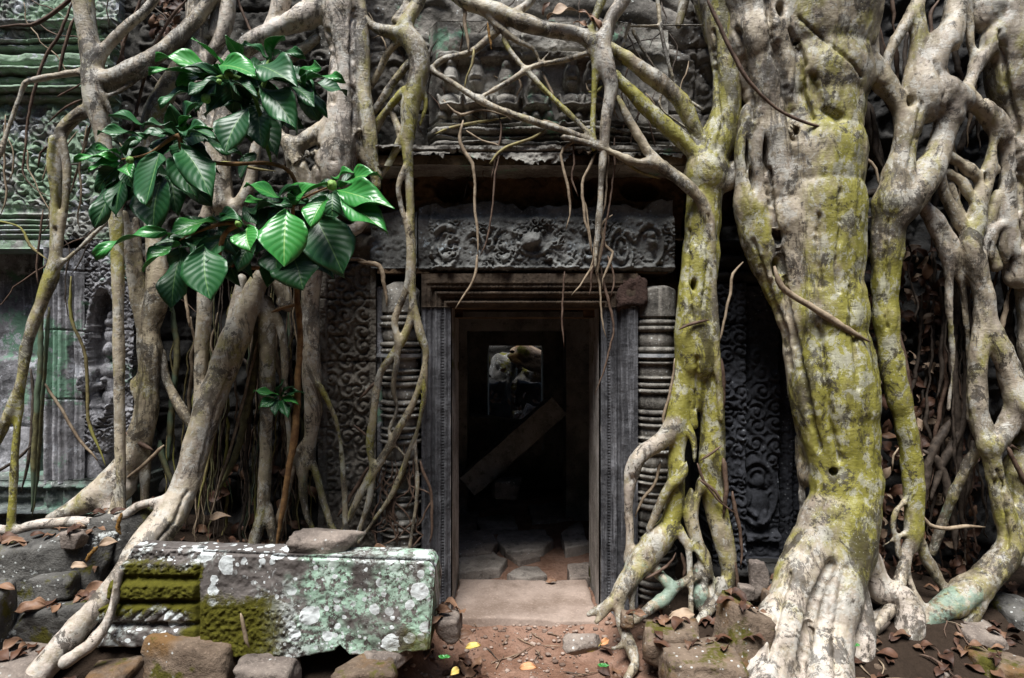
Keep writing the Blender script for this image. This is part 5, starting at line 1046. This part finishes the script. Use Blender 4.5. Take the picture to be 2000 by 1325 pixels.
ROCKS = [
 (-60,1030,255,1185,-.5,.5,M_boul,1,'broad dark boulder with white lichen on its top edge at the left margin',{'sub':5}),
 (185,985,312,1105,-.42,.35,M_boul,2,'dark upright boulder behind the diagonal buttress root, with one white lichen rosette',{}),
 (35,1158,215,1275,-.76,.4,M_boul,3,'grey mossy block below the broad dark boulder at lower left',{'sub':5}),
 (74,1116,160,1165,-.74,.22,M_boul,4,'small round dark stone sitting on the grey mossy block',{}),
 (120,1036,168,1072,-.72,.12,M_boul3,23,'pebble-sized grey stone lying on the broad dark boulder',{}),
 (-40,1140,22,1290,-.95,.3,M_boul,5,'dark stone cut off by the left edge of the picture',{}),
 (-60,1265,130,1345,-1.0,.5,M_boul3,6,'brown stone under the foot of the diagonal buttress root',{}),
 (560,1036,706,1079,-.87,.22,M_boul3,7,'flat wedge-shaped grey stone lying on top of the lichened slab',{'box':.75}),
 (170,1296,270,1345,-1.05,.3,M_boul2,8,'low mossy stone just right of the diagonal root foot',{}),
 (290,1225,470,1345,-.95,.4,M_boul2,9,'brown mossy rock supporting the left half of the lichened slab',{}),
 (466,1282,585,1345,-1.05,.3,M_boul3,10,'rounded grey-brown rock below the middle of the lichened slab',{}),
 (660,1286,780,1345,-1.1,.3,M_boul2,11,'pale stone with moss patch below the right half of the lichened slab',{}),
 (690,1262,802,1300,-1.0,.25,M_boul3,12,'narrow pale rock wedged under the right end of the slab',{}),
 (850,1200,905,1250,-.85,.18,M_boul3,13,'small angular grey stone right of the slab among dry leaves',{}),
 (1098,1236,1180,1276,-.95,.12,M_boul3,14,'slanted pale stone lying alone on the earth path',{'tilt':14,'box':.8}),
 (1250,1222,1372,1292,-.78,.22,M_boul2,15,'oblong ochre block in front of the green root foot',{'box':.55}),
 (1290,1268,1450,1350,-1.0,.4,M_boul2,16,'largest ochre boulder at the bottom edge beside the big root foot',{'sub':5}),
 (1388,1178,1500,1310,-.82,.35,M_boul2,17,'leaning ochre boulder with rust patches left of the main trunk foot',{'tilt':-18,'sub':5}),
 (1490,1150,1530,1225,-.6,.2,M_boul2,18,'small brown stone between the leaning boulder and the main trunk',{}),
 (1462,1088,1500,1182,-.42,.10,M_boul3,19,'upright blue-grey slate standing against the carved pilaster base',{'box':.7}),
 (1498,1128,1560,1180,-.2,.25,M_boul,20,'dark flat stone at the base of the right pilaster',{}),
 (1866,1216,1952,1300,-.6,.28,M_boul3,21,'rounded brown stone right of the lattice root feet',{}),
 (1895,1280,2030,1350,-.85,.35,M_boul2,22,'smooth dark stone with rust stain at the bottom right corner',{}),
 (1955,1170,2030,1262,-.45,.3,M_boul,26,'dark stone behind the mint-stained root at the right margin',{}),
 (1795,1296,1862,1345,-.8,.25,M_boul3,27,'half-buried stone under the lowest lattice root at the bottom edge',{}),
 (1690,1285,1742,1340,-.78,.2,M_boul2,28,'small stone between the trunk foot and the looping pale root',{}),
 (1440,1140,1470,1175,-.45,.1,M_boul3,24,'small white-faced stone at the foot of the blue-grey slate',{}),
 (1210,1195,1240,1225,-.62,.08,M_boul2,25,'fist-sized brown stone half buried beside the forked root tip',{}),
]
for a in ROCKS:
    kw = dict(a[9]); g_ = 'stones in the passage floor' if kw.pop('g', 0) else 'fallen stones'
    rock(*a[:8], a[8], g_, **kw)
FL = [([(975,1035),(1060,1032),(1082,1055),(1060,1073),(990,1075),(970,1055)], .075, 'flat grey slab inside the doorway, farthest along the passage floor'),
 ([(893,1038),(950,1030),(972,1058),(960,1078),(893,1080)], .09, 'dark slab left of the flat grey slab inside the doorway'),
 ([(893,1088),(960,1076),(992,1094),(975,1112),(893,1118)], .07, 'rounded paving stone just inside the doorway at left'),
 ([(985,1077),(1040,1072),(1056,1086),(1012,1097)], .05, 'half-buried stone in the middle of the passage floor'),
 ([(990,1122),(1020,1105),(1050,1104),(1068,1122),(1030,1129)], .05, 'low reddish stone directly behind the threshold'),
 ([(1108,1106),(1150,1098),(1152,1128),(1112,1130)], .09, 'corner stone against the right door reveal behind the threshold'),
 ([(925,1010),(1000,1005),(1012,1028),(940,1033)], .07, 'dark step stone behind the left slab in the passage'),
 ([(893,1000),(935,996),(930,1022),(893,1028)], .12, 'pale wedge stone against the left side of the passage'),
 ([(1095,1040),(1135,1018),(1150,1060),(1105,1070)], .10, 'dark block against the right side of the passage'),
 ([(1030,985),(1110,980),(1120,1010),(1040,1018)], .04, 'farthest flat stone on the right of the passage floor')]
for i, (pp, zt_, lab) in enumerate(FL):
    q = []
    for px, py in pp:
        D = (CAMZ - zt_) * F / (py - 662.5); q.append(((px - 1000) * D / F, D - CD))
    o = slab_top('paving_stone', q, zt_, .14, (M_infl, M_boul3)[i % 2], amp=.03); tag(o, lab, 'stone', 'stones in the passage floor')
rock(955, 935, 1020, 972, 2.0, .35, M_boul, 41, 'mossy green stone at the foot of the fallen beam inside', 'stones in the passage floor')
# laterite lump by the right colonnette head
o = rock(1196, 536, 1262, 612, -.02, .22, M_lat, 50, 'rough dark red laterite lump wedged between lintel and right colonnette', None, 'stone', name='laterite_lump', rough_=.14, facets=4)
# fallen beam and block inside the chamber
def beam(name, a, b, w_, h_, mat, label):
    a = np.array(a); b = np.array(b); L = b - a; ln = np.linalg.norm(L); L /= ln; s = np.array([0, 1., 0]); u = np.cross(s, L); u /= np.linalg.norm(u)
    n = 24; V = []; ring_ = [(-1, -1), (-.33, -1), (.33, -1), (1, -1), (1, -.33), (1, .33), (1, 1), (.33, 1), (-.33, 1), (-1, 1), (-1, .33), (-1, -.33)]
    for i in range(n + 1):
        for p, q in ring_: V.append(a + L * ln * i / n + s * p * w_ / 2 + u * q * h_ / 2)
    V = np.array(V); V += .012 * np.stack([fbm(V[:, 0] * 7 + k, V[:, 1] * 7, V[:, 2] * 7, 3) for k in (0, 9, 17)], 1)
    m = len(ring_); Fs = [(i * m + j, i * m + (j + 1) % m, (i + 1) * m + (j + 1) % m, (i + 1) * m + j) for i in range(n) for j in range(m)]
    Fs += [tuple(range(m))[::-1], tuple(n * m + j for j in range(m))]
    o = obj(name, V, Fs, mat, smooth=False); return tag(o, label, 'stone beam')
beam('stone_beam', W(915, 945, 2.3), W(1090, 790, 2.45), .35, .24, M_in, 'fallen stone beam leaning diagonally across the dark chamber')
beam('stone_beam', W(900, 840, 3.3), W(1060, 858, 3.3), .3, .40, M_in, 'level stone block behind the diagonal beam in the dark chamber')
# rubble heap in the open court seen through the far opening
hp = [(955, 690, 1010, 760, 6.0, .6, M_boul, 61, 'mossy block heaped behind the far opening at upper left'), (990, 676, 1085, 725, 5.75, .4, M_boul2, 62, 'long mossy stone slanting down behind the far opening'), (930, 740, 1005, 850, 5.8, .6, M_dark, 63, 'dark boulder filling the lower left of the far opening'), (1000, 745, 1070, 800, 6.1, .6, M_dark, 64, 'brown stone in the middle of the heap behind the far opening'), (1010, 790, 1075, 870, 5.7, .6, M_boul3, 65, 'yellowish block low at the right of the far opening'), (900, 600, 1120, 700, 7.4, .8, M_boul, 66, 'large stone at the top of the heap behind the far opening'), (940, 850, 1080, 960, 5.6, .7, M_dark, 67, 'lowest stone of the heap behind the far opening')]
for a in hp: rock(*a, 'rubble heap behind the chamber', tilt=(-22 if a[7] == 62 else (a[7] * 37) % 50 - 25), rough_=.14)

# ------------------------------------------------ the big lichened slab
def slab():
    dep = -.95; sc = (CD + dep) / F
    def hgt(U, V):
        # end moulding left, then a flat raised field and the broad main field
        st = .05 * sst(392, 400, U) + .03 * sst(528, 545, U - (V - 1075) * .02)
        mold = (band(V, 1095, 1122, .030, 5) + band(V, 1135, 1168, .045, 6) + band(V, 1178, 1212, .03, 3) + band(V, 1222, 1262, .04, 5)) * (1 - sst(385, 395, U - np.maximum(0, 1170 - V) * .0))
        leafc = .016 * (np.abs(np.sin((U + (V - 1195) * 1.2) / 8.)) ** .5) * band(V, 1182, 1208, 1, 3) * (1 - sst(365, 380, U)) + .014 * (np.abs(np.sin((U - (V - 1240) * .8) / 12.))) * band(V, 1226, 1256, 1, 3) * (1 - sst(355, 370, U))
        fz = rough(U, V, .014, 5, 9) * ((U < 400) * (V < 1172) + (V > 1180) * (U > 400) * (U < 600))
        return fz + st + mold + leafc + rough(U, V, .012, 30, 3) + rough(U, V, .006, 9, 5)
    U0, U1 = 186, 850
    nu, nv = 330, 105; u = np.linspace(0, 1, nu); v = np.linspace(0, 1, nv); A, B = np.meshgrid(u, v, indexing='ij')
    topy = np.interp(A, [0, .1, .11, .99, 1], [1070, 1071, 1072, 1088, 1092]); 
    left = np.interp(B, [0, .12, .3, .52, .6, .9, 1], [258, 246, 218, 214, 192, 184, 192])
    U = left + A * (np.interp(B, [0, .08, 1], [846, 852, 842]) - left)
    bot = np.interp(U, [180, 200, 330, 345, 380, 470, 560, 640, 660, 672, 690, 760, 850], [1258, 1262, 1258, 1240, 1275, 1276, 1280, 1262, 1258, 1246, 1268, 1266, 1258])
    Vp = topy + B * (bot - topy); Vp = Vp + 2.0 * vn(U / 14., Vp / 14., 2.) * (B > .02)
    h = hgt(U, Vp); edge = sst(0, .02, B) * sst(1, .985, B) * sst(0, .008, A) * sst(1, .992, A)
    y = dep - h * 1.0 + .02 * (1 - edge)
    X = (U - 1000) * sc; Z = CAMZ - (Vp - 662.5) * sc
    Fr = np.stack([X, y, Z], -1).reshape(-1, 3); I = np.arange(nu * nv).reshape(nu, nv)
    Q = [np.stack([I[:-1, :-1], I[1:, :-1], I[1:, 1:], I[:-1, 1:]], -1).reshape(-1, 4)[:, ::-1]]
    ed = np.concatenate([I[:, 0], I[-1, 1:], I[-2::-1, -1], I[0, -2:0:-1]]); k = len(ed); j = np.arange(k)
    V = [Fr]; prev = ed; n0 = len(Fr)
    for dd, dz in ((.02, .0), (.12, .004), (.30, .0)):
        Bk = Fr[ed].copy(); Bk[:, 1] = dep + dd; Bk[:, 2] += dz + .006 * vn(Bk[:, 0] * 12, dd * 20, Bk[:, 2] * 12)
        if dd > .25: zm = Bk[:, 2].min(); Bk[:, 2] = zm + (Bk[:, 2] - zm) * .72
        V.append(Bk); cur = n0 + j; Q.append(np.stack([prev[j], prev[(j + 1) % k], cur[(j + 1) % k], cur[j]], 1)[:, ::-1]); prev = cur; n0 += k
    # back cap: grid copy
    Bc = Fr.copy(); cc = Bc.mean(0); Bc[:, 1] = dep + .30; zm = Fr[ed][:, 2].min(); Bc[:, 2] = zm + (Bc[:, 2] - zm) * .72
    V.append(Bc); Q.append((np.stack([I[:-1, :-1], I[1:, :-1], I[1:, 1:], I[:-1, 1:]], -1).reshape(-1, 4)) + n0)
    # material
    g = NG('lichened_slab'); n1 = g.noise(2.4, 6, .7); n2 = g.noise(15, 6, .7); n3 = g.noise(55, 4, .7)
    col = g.mix(g.ramp(n1, .35, .65), (.08, .070, .064), (.16, .142, .132)); col = g.mix(g.ma('MULTIPLY', g.ramp(n2, .5, .66), .6), col, (.05, .042, .038))
    sx = g.t.nodes.new('ShaderNodeSeparateXYZ'); g.t.links.new(g.tc, sx.inputs[0]); x_, z_ = sx.outputs[0], sx.outputs[2]
    # mint crust on the right half
    mk = g.ma('ADD', g.ma('MULTIPLY', g.ramp(x_, -1.45, -.9), .35), g.noise(4.2, 2, .6)); cr = g.noise(26, 7, .8)
    mm = g.ma('MULTIPLY', g.ramp(mk, .70, .88), g.ramp(cr, .46, .50)); col = g.mix(g.ma('MULTIPLY', mm, .95), col, g.mix(n3, (.22, .36, .26), (.42, .58, .46)))
    mk2 = g.ma('MULTIPLY', g.ramp(g.noise(3.3, 3, .6, g.map((1, 1, 1), loc=(5, 5, 2))), .46, .58), g.ramp(cr, .50, .54)); col = g.mix(g.ma('MULTIPLY', mk2, .6), col, (.50, .55, .52))
    # round white rosettes of several sizes
    cx = g.t.nodes.new('ShaderNodeCombineXYZ'); g.t.links.new(x_, cx.inputs[0]); g.t.links.new(g.ma('ADD', z_, sx.outputs[1]), cx.inputs[1]); dv = cx.outputs[0]; wob = g.t.nodes.new('ShaderNodeVectorMath'); wob.operation = 'ADD'; nn = g.noise(30, 3, .6, None, 0, 'Color'); sc_ = g.t.nodes.new('ShaderNodeVectorMath'); sc_.operation = 'SCALE'; g.t.links.new(nn, sc_.inputs[0]); sc_.inputs['Scale'].default_value = .022
    g.t.links.new(dv, wob.inputs[0]); g.t.links.new(sc_.outputs[0], wob.inputs[1]); wv = wob.outputs[0]
    for s_, r_, lo, off in ((6.5, .42, .40, 0), (11, .40, .45, 3), (19, .36, .55, 7), (34, .30, .68, 5)):
        vv = g.map((1, 1, 1), wv, loc=(off, off, 0)); ds = g.voro(s_, vec=vv); cl = g.voro(s_, vec=vv, out='Color'); ds.node.voronoi_dimensions = '2D'; cl.node.voronoi_dimensions = '2D'
        s2 = g.t.nodes.new('ShaderNodeSeparateColor'); g.t.links.new(cl, s2.inputs[0])
        rad = g.ma('MULTIPLY', s2.outputs[0], r_); inside = g.ramp(g.ma('SUBTRACT', rad, ds), -.004, .012)
        pk = g.ma('MULTIPLY', inside, g.ma('MULTIPLY', g.ramp(s2.outputs[1], lo, lo + .02), g.ramp(g.noise(2.6, 2, .5, g.map((1, 1, 1), loc=(off, 3, 1))), .38, .46))); rim = g.ramp(g.ma('SUBTRACT', rad, ds), .05, .0)
        col = g.mix(pk, col, g.mix(rim, g.mix(n3, (.44, .47, .46), (.66, .70, .70)), (.74, .78, .78)))
    mat = None
    # moss: diagonal band from the moulding to the lower middle, and the lower right corner
    zt_ = g.ma('ADD', g.ma('MULTIPLY', g.ma('SUBTRACT', g.noise(7, 6, .7), .5), .34), z_)
    x_ = g.ma('ADD', x_, g.ma('MULTIPLY', g.ma('SUBTRACT', g.noise(6, 6, .75, g.map((1, 1, 1), loc=(6, 2, 9))), .5), .42))
    zl = g.ma('SUBTRACT', .64, g.ma('MULTIPLY', g.ma('ADD', x_, 2.0), .30)); left_m = g.ma('MULTIPLY', g.ramp(g.ma('SUBTRACT', zl, zt_), -.02, .03), g.ramp(x_, -1.38, -1.60))
    mid_ = g.ma('MAXIMUM', g.ma('MULTIPLY', g.ramp(zt_, .60, .54), g.ma('MULTIPLY', g.ramp(x_, -1.88, -1.80), g.ramp(x_, -1.20, -1.40))), g.ma('MULTIPLY', g.ramp(zt_, .80, .75), g.ma('MULTIPLY', g.ramp(x_, -1.86, -1.80), g.ramp(x_, -1.70, -1.74))))
    up_ = g.ma('MULTIPLY', g.ma('MULTIPLY', g.ramp(x_, -1.70, -1.76), g.ramp(zt_, .47, .52)), g.ramp(zt_, .78, .72))
    rc = g.ma('MULTIPLY', g.ramp(x_, -.72, -.55), g.ramp(zt_, .44, .34))
    ms = g.ma('MAXIMUM', g.ma('MAXIMUM', mid_, up_), g.ma('MULTIPLY', rc, .8)); ms = g.ma('MAXIMUM', ms, g.ma('MULTIPLY', left_m, g.ramp(x_, -1.76, -1.70)))
    g.set(g.b.inputs['Base Color'], (0, 0, 0))
    col = g.mix(ms, col, g.mix(g.noise(60, 5, .8), (.03, .032, .004), (.17, .155, .02)))
    hb = g.ma('ADD', g.ma('MULTIPLY', n2, .5), g.ma('MULTIPLY', ms, g.ma('ADD', .4, g.ma('MULTIPLY', g.noise(90, 5, .8), 2.2))))
    mat = g.done(col, .9, g.bump(hb, .6, .03), .15)
    o = obj('carved_slab', np.concatenate(V), np.concatenate(Q).astype(np.int32), mat); return tag(o, 'long fallen carved slab covered in white and mint lichen with moss on its left end', 'stone slab')
slab_o = slab()

# ------------------------------------------------ dry leaves, twigs, seedlings
bpy.context.view_layer.update()
dg = bpy.context.evaluated_depsgraph_get()
def drop(x, y, zmax=1.4):
    """height of whatever lies under (x,y)"""
    hit, loc, nrm, i, ob, m = S.ray_cast(dg, Vector((x, y, zmax)), Vector((0, 0, -1)))
    if hit and ob.name.split('.')[0] in ('trunk', 'root', 'stem', 'leaf', 'carved_slab', 'aerial_root', 'lichened_slab'): return None, nrm
    return (loc.z, nrm) if hit else (float(G(x, y)), Vector((0, 0, 1)))
def dry_leaf(px, py, dep, ln, ang, mat, seed, label, name='fallen_leaf', group='dry leaves on the ground', curl=.18):
    x, y, z0 = W(px, py, dep)
    rs = random.Random(seed); z, n = drop(x, y, z0 + .12)
    if z is None: z = z0
    if abs(z - z0) > .15: z = z0
    a = math.radians(ang); b = np.array([x - math.cos(a) * ln / 2, y - math.sin(a) * ln * .35, z + .012]); t = np.array([x + math.cos(a) * ln / 2, y + math.sin(a) * ln * .35, z + .014 + rs.uniform(0, .03)])
    V, Q, UV = leaf_mesh(b, t, ln * .24, curl, seed, (rs.uniform(-.5, .5), -.7, .9))
    o = obj(name, V, Q.astype(np.int32), mat); m = o.modifiers.new('thickness', 'SOLIDIFY'); m.thickness = .001
    return tag(o, label, 'leaf', group)
DL = [(1152,1300,-.95,.15,20,M_leafyel,'large pale yellow leaf lying on the earth path near the bottom edge'),(924,1270,-.88,.09,8,M_leafyel,'narrow yellow-green leaf on the path left of centre'),(1032,1315,-.98,.11,-30,M_leaforg,'orange pointed leaf at the bottom centre of the path'),(888,1318,-1.0,.09,60,M_leafyel,'small yellow leaf at the bottom edge right of the slab'),
 (25,1215,-.98,.16,80,M_leafdry,'brown curled leaf hanging at the left margin below the dark stone'),(195,1118,-.8,.2,5,M_leafdry,'long brown leaf wedged behind the diagonal root'),(430,1018,-.35,.14,15,M_leafdry2,'tan leaf lying among the thin roots above the slab'),(150,1000,-.55,.1,10,M_leafdry2,'tan leaf on the horizontal ground root'),(212,1068,-.66,.11,30,M_leafdry2,'pale pointed leaf beside the dropping rootlet'),(155,1112,-.85,.1,0,M_leafdry2,'pale brown leaf behind the small round stone'),
 (838,1285,-.95,.13,70,M_leafdry,'upright dark brown leaf just right of the slab'),(868,1238,-.85,.12,-40,M_leafdry,'brown leaf folded over the small angular stone'),(905,1250,-.85,.12,20,M_leafdry,'red-brown leaf at the edge of the path by the slab'),(1330,1212,-.6,.18,10,M_leafdry2,'long tan leaf at the foot of the green root'),(1378,1240,-.72,.1,85,M_leafdry,'upright brown leaf between two ochre boulders'),(1515,1172,-.55,.14,5,M_leafdry,'reddish leaf beside the upright slate'),(1250,1205,-.6,.09,-20,M_leafdry,'small brown leaf under the forked root'),
 (1180,1262,-.8,.08,40,M_leaforg,'small orange leaf near the slanted pale stone'),(1245,1320,-1.,.13,-15,M_leaforg,'orange-brown leaf under the big ochre boulder'),(75,1150,-.86,.14,-10,M_leafdry,'rust leaf between the small round stone and left boulder'),(60,1190,-.92,.16,25,M_leafdry,'long rust leaf on the grey mossy block'),(1076,1128,.5,.09,0,M_leafdry,'small leaf lying at the back edge of the threshold'),(740,1082,-.5,.1,0,M_leafdry,'brown leaf beside the flat wedge stone'),(640,1310,-1.05,.12,10,M_leafdry,'dark leaf below the lichened slab')]
for i, (x, y, d, l, a, m, lab) in enumerate(DL): dry_leaf(x, y, d, l, a, m, 300 + i, lab, group=None)
# leaf litter: uncountable, one object
def litter(boxes, n, seed, mats, lab):
    rs = random.Random(seed); Vs = {}; 
    for k in range(n):
        x0, y0, x1, y1, d0, d1, mode = rs.choice(boxes); px, py, d = rs.uniform(x0, x1), rs.uniform(y0, y1), rs.uniform(d0, d1)
        x, y, z = W(px, py, d); ln = rs.uniform(.05, .13); a = rs.uniform(0, 6.28)
        if mode == 'ground':
            y = d; z, nn_ = drop(x, y, 1.0)
            if z is None: continue
            z += .008; L = np.array([math.cos(a), math.sin(a), rs.uniform(-.15, .3)]); fc = (rs.uniform(-.4, .4), rs.uniform(-.6, .2), 1)
        else: L = np.array([math.cos(a), rs.uniform(-.4, .4), math.sin(a)]); fc = (rs.uniform(-.6, .6), -1, rs.uniform(-.2, 1))
        b = np.array([x, y, z]); V, Q, _ = leaf_mesh(b - L * ln / 2, b + L * ln / 2, ln * rs.uniform(.18, .32), rs.uniform(.05, .3), k + seed, fc)
        V = V.reshape(23, 13, 3)[::3][:, ::3].reshape(-1, 3); nn, mm = len(range(0, 23, 3)), 5; I = np.arange(nn * mm).reshape(nn, mm)
        Qs = np.stack([I[:-1, :-1], I[1:, :-1], I[1:, 1:], I[:-1, 1:]], -1).reshape(-1, 4); mi = rs.randrange(len(mats)); Vs.setdefault(mi, []).append((V, Qs))
    allV, allQ, mid = [], [], []; n0 = 0
    for mi, L_ in Vs.items():
        for V, Q in L_: allV.append(V); allQ.append(Q + n0); n0 += len(V); mid += [mi] * len(Q)
    o = obj('leaf_litter', np.concatenate(allV), np.concatenate(allQ).astype(np.int32), mats[0]); 
    for m in mats[1:]: o.data.materials.append(m)
    o.data.polygons.foreach_set('material_index', mid); return tag(o, lab, 'leaf litter', kind='stuff')
M_ld3 = plain('dark_dry_leaf', (.035, .016, .010), (.10, .048, .028), 6, .6)
litter([(1690, 480, 1905, 1120, .0, .22, 'wall')] * 3 + [(1675, 900, 1720, 1120, -.1, .15, 'wall')], 700, 21, [M_ld3, M_ld3, M_leafdry, M_ld3, M_leafdry2], 'brown dead leaves caught in the dark hollow behind the right lattice roots')
litter([(1500, 1100, 1990, 1330, -1.0, -.1, 'ground')] * 2 + [(1180, 1200, 1500, 1330, -1.0, -.2, 'ground'), (780, 1200, 950, 1330, -1.0, -.5, 'ground')], 330, 33, [M_ld3, M_leafdry, M_ld3], 'brown leaf litter strewn over the ground right of the path')
litter([(-60, 1000, 330, 1330, -1.1, -.25, 'ground')] * 2 + [(330, 1000, 760, 1100, -.5, .1, 'ground'), (340, 900, 620, 1110, .0, .2, 'wall'), (290, -10, 350, 70, -.1, .05, 'wall')], 300, 45, [M_ld3, M_leafdry, M_ld3], 'brown leaf litter between the stones and roots on the left')
# curled dead leaf and debris lodged over the pediment
dry = put_leaf('dead_leaf', W(1068, 36, -.40), W(1128, 22, -.44), .05, .12, 77, (0, -.6, .9), M_leafdry2); tag(dry, 'big curled tan dead leaf lodged on the horizontal root above the pediment', 'leaf')
for i, (a, b, c, d) in enumerate(((1130, 22, 1158, 45), (1120, 45, 1150, 60), (1150, 30, 1176, 62), (1060, 30, 1075, 5))):
    o = put_leaf('dead_leaf', W(a, b, -.34), W(c, d, -.36), .022, .2, 80 + i, (0, -.8, .6), M_leafdry)
    tag(o, ['brown leaf scrap right of the big curled leaf on the horizontal root', 'dark leaf scrap tucked under the big curled leaf', 'red-brown leaf scrap against the root joint', 'leaf sliver standing left of the big curled leaf'][i], 'leaf')
TW = [(950,1265,975,1285,M_rd),(960,1290,1030,1270,M_twig),(1035,1240,1062,1255,M_twig),(1060,1262,1095,1264,M_twig),(1000,1282,1040,1262,M_twig),(905,1290,935,1292,M_twig),(1042,1290,1056,1270,M_rd),(1070,1245,1100,1252,M_twig),(1100,1310,1150,1318,M_rd),(1120,1320,1170,1308,M_twig),(920,1220,935,1235,M_twig),(980,1262,992,1250,M_twig),(1010,1250,1045,1262,M_twig),(970,1300,985,1275,M_twig),(1045,1268,1062,1285,M_twig),(905,1260,888,1244,M_twig)]
for i, (x0, y0, x1, y1, m) in enumerate(TW):
    P_ = []
    for k in range(5):
        t = k / 4; px, py = x0 + (x1 - x0) * t, y0 + (y1 - y0) * t; dz = 2.0 * F / (py - 662.5) - CD; x, y, _ = W(px, py, dz); x += R.uniform(-.006, .006); P_.append((x, y, float(G(x, y)) + .012 + R.uniform(0, .006), .005 * (1 - .4 * t)))
    V, Fs = tube(P_, 5, .02); o = obj('twig', V, Fs, m); tag(o, 'short dry twig lying on the trodden earth in front of the threshold', 'twig', 'twigs on the path')
V, Fs = tube(parse('470,1198,3 476,1225,4 482,1255,4 487,1265,3', -1.07), 6, .02); o = obj('twig', V, Fs, M_rt); tag(o, 'forked brown twig stuck on the mossy face of the lichened slab', 'twig')
def seedling(px, py, dep, lab, s=1.):
    x, y, z = W(px, py, dep); t = thing('seedling', (x, y, z - .03 * s), lab, 'seedling', None)
    V, Fs = tube([(x, y, z - .03 * s, .002), (x, y, z, .002)], 5, .02); obj('stem', V, Fs, M_gst, t)
    for k in range(6):
        a = k * 1.05 + px; put_leaf('leaf', (x, y, z), (x + .035 * s * math.cos(a), y - .01 + .02 * s * math.sin(a), z + .012 * s), .010 * s, .05, k, (0, -.6, 1), M_lb, t, .0006)
seedling(868, 1285, -.97, 'tiny bright green seedling among dry leaves right of the slab'); seedling(1178, 1302, -1.0, 'tiny green seedling beside the large yellow leaf'); seedling(1666, 1262, -.85, 'tiny green seedling against the foot of the big trunk'); seedling(1896, 1303, -.8, 'bright green seedling at the lower right by the smooth stone', 1.5)
# orange seed tassels
def tassel(s, d, lab):
    V, Fs = tube(parse(s, d), 7, .006, 0); 
    V = np.asarray(V); V = V + .004 * np.stack([vn(V[:, 0] * 160, V[:, 1] * 160, V[:, 2] * 160 + k * 7) for k in range(3)], 1)
    o = obj('seed_tassel', V, Fs, M_ors); tag(o, lab, 'seed tassel')
M_ors = plain('orange_seed', (.10, .05, .012), (.26, .14, .035), 90, .8)
tassel('952,44,1.6 956,70,2.4 960,97,1.8', -.36, 'orange seed tassel hanging from the horizontal root above the pediment'); tassel('238,1002,3 230,1030,4 236,1045,3', -.6, 'orange seed tassel hanging on the horizontal ground root'); tassel('190,1068,4 175,1085,4 168,1098,4', -.74, 'orange seed tassel lying beside the dropping rootlet')

litter([(940, 680, 1075, 880, 5.2, 5.6, 'wall')], 60, 91, [M_ld3, M_leafdry], 'dead leaves lodged in the rubble behind the far opening')
# grit and pebbles on the path
rs = np.random.RandomState(8); GV, GF, n0 = [], [], 0
Vg, Fg = ico(1); Vg = np.array(Vg); Fg = np.array(Fg, np.int32)
for i in range(900):
    x = rs.normal(.15, .55); y = rs.uniform(-1.25, -.1)
    if x < -.9 or x > 1.3: continue
    s_ = .003 + .012 * rs.rand() ** 4; v = Vg * s_ * (1 + .4 * rs.rand(len(Vg), 1)) * [1.3, 1.1, .7]
    GV.append(v + [x, y, float(G(x, y)) + s_ * .25 + .004]); GF.append(Fg + n0); n0 += len(v)
o = obj('gravel', np.concatenate(GV), np.concatenate(GF), plain('grit', (.12, .08, .06), (.36, .28, .23), 8, .9)); tag(o, 'fine grit and pebbles scattered over the trodden earth path', 'gravel', kind='stuff')
# unseen ring of crown blobs behind the camera, added to block low sky light
B_ = ico(3); Vb = np.array(B_[0]); rs = np.random.RandomState(12); GV, GF, n0 = [], [], 0; Fb = np.array(B_[1], np.int32)
for i in range(170):
    a = rs.uniform(-.15, math.pi + .15) + math.pi; rad = rs.uniform(13, 24); x, y = rad * math.cos(a), -4 + rad * math.sin(a); zc = rs.uniform(0, 12.5); r = rs.uniform(1.6, 3.2)
    v = Vb * (1 + .5 * fbm(Vb[:, 0] * 2 + i, Vb[:, 1] * 2, Vb[:, 2] * 2, 4))[:, None] * r * [1, 1, .8] + [x, y, zc]; GV.append(v); GF.append(Fb + n0); n0 += len(v)
g = NG('blocker_foliage'); o = obj('forest_blocker', np.concatenate(GV), np.concatenate(GF), g.done(g.mix(g.noise(3, 6, .8), (.012, .022, .006), (.05, .085, .02)), .8, g.bump(g.noise(6, 6, .8), 1., .3), .2)); tag(o, 'unseen mass of jungle crowns behind the camera, added to block low sky light', 'forest_blocker', kind='stuff')

rs_ = random.Random(41)
for i in range(26):   # fine roots creeping over the soil at the right
    x, y = rs_.uniform(1.3, 2.9), rs_.uniform(-1.0, -.25); a = rs_.uniform(0, 6.28); pts = []
    for k in range(7): pts.append((x, y, float(G(x, y)) + .012 + rs_.uniform(0, .012), rs_.choice([.004, .006, .009]) * (1 - .08 * k))); a += rs_.uniform(-.5, .5); x += .06 * math.cos(a); y += .05 * math.sin(a)
    V, Fs = tube(pts, 6, .02, .01); o = obj('surface_root', V, Fs, M_rb if i % 2 else M_rt, fig)
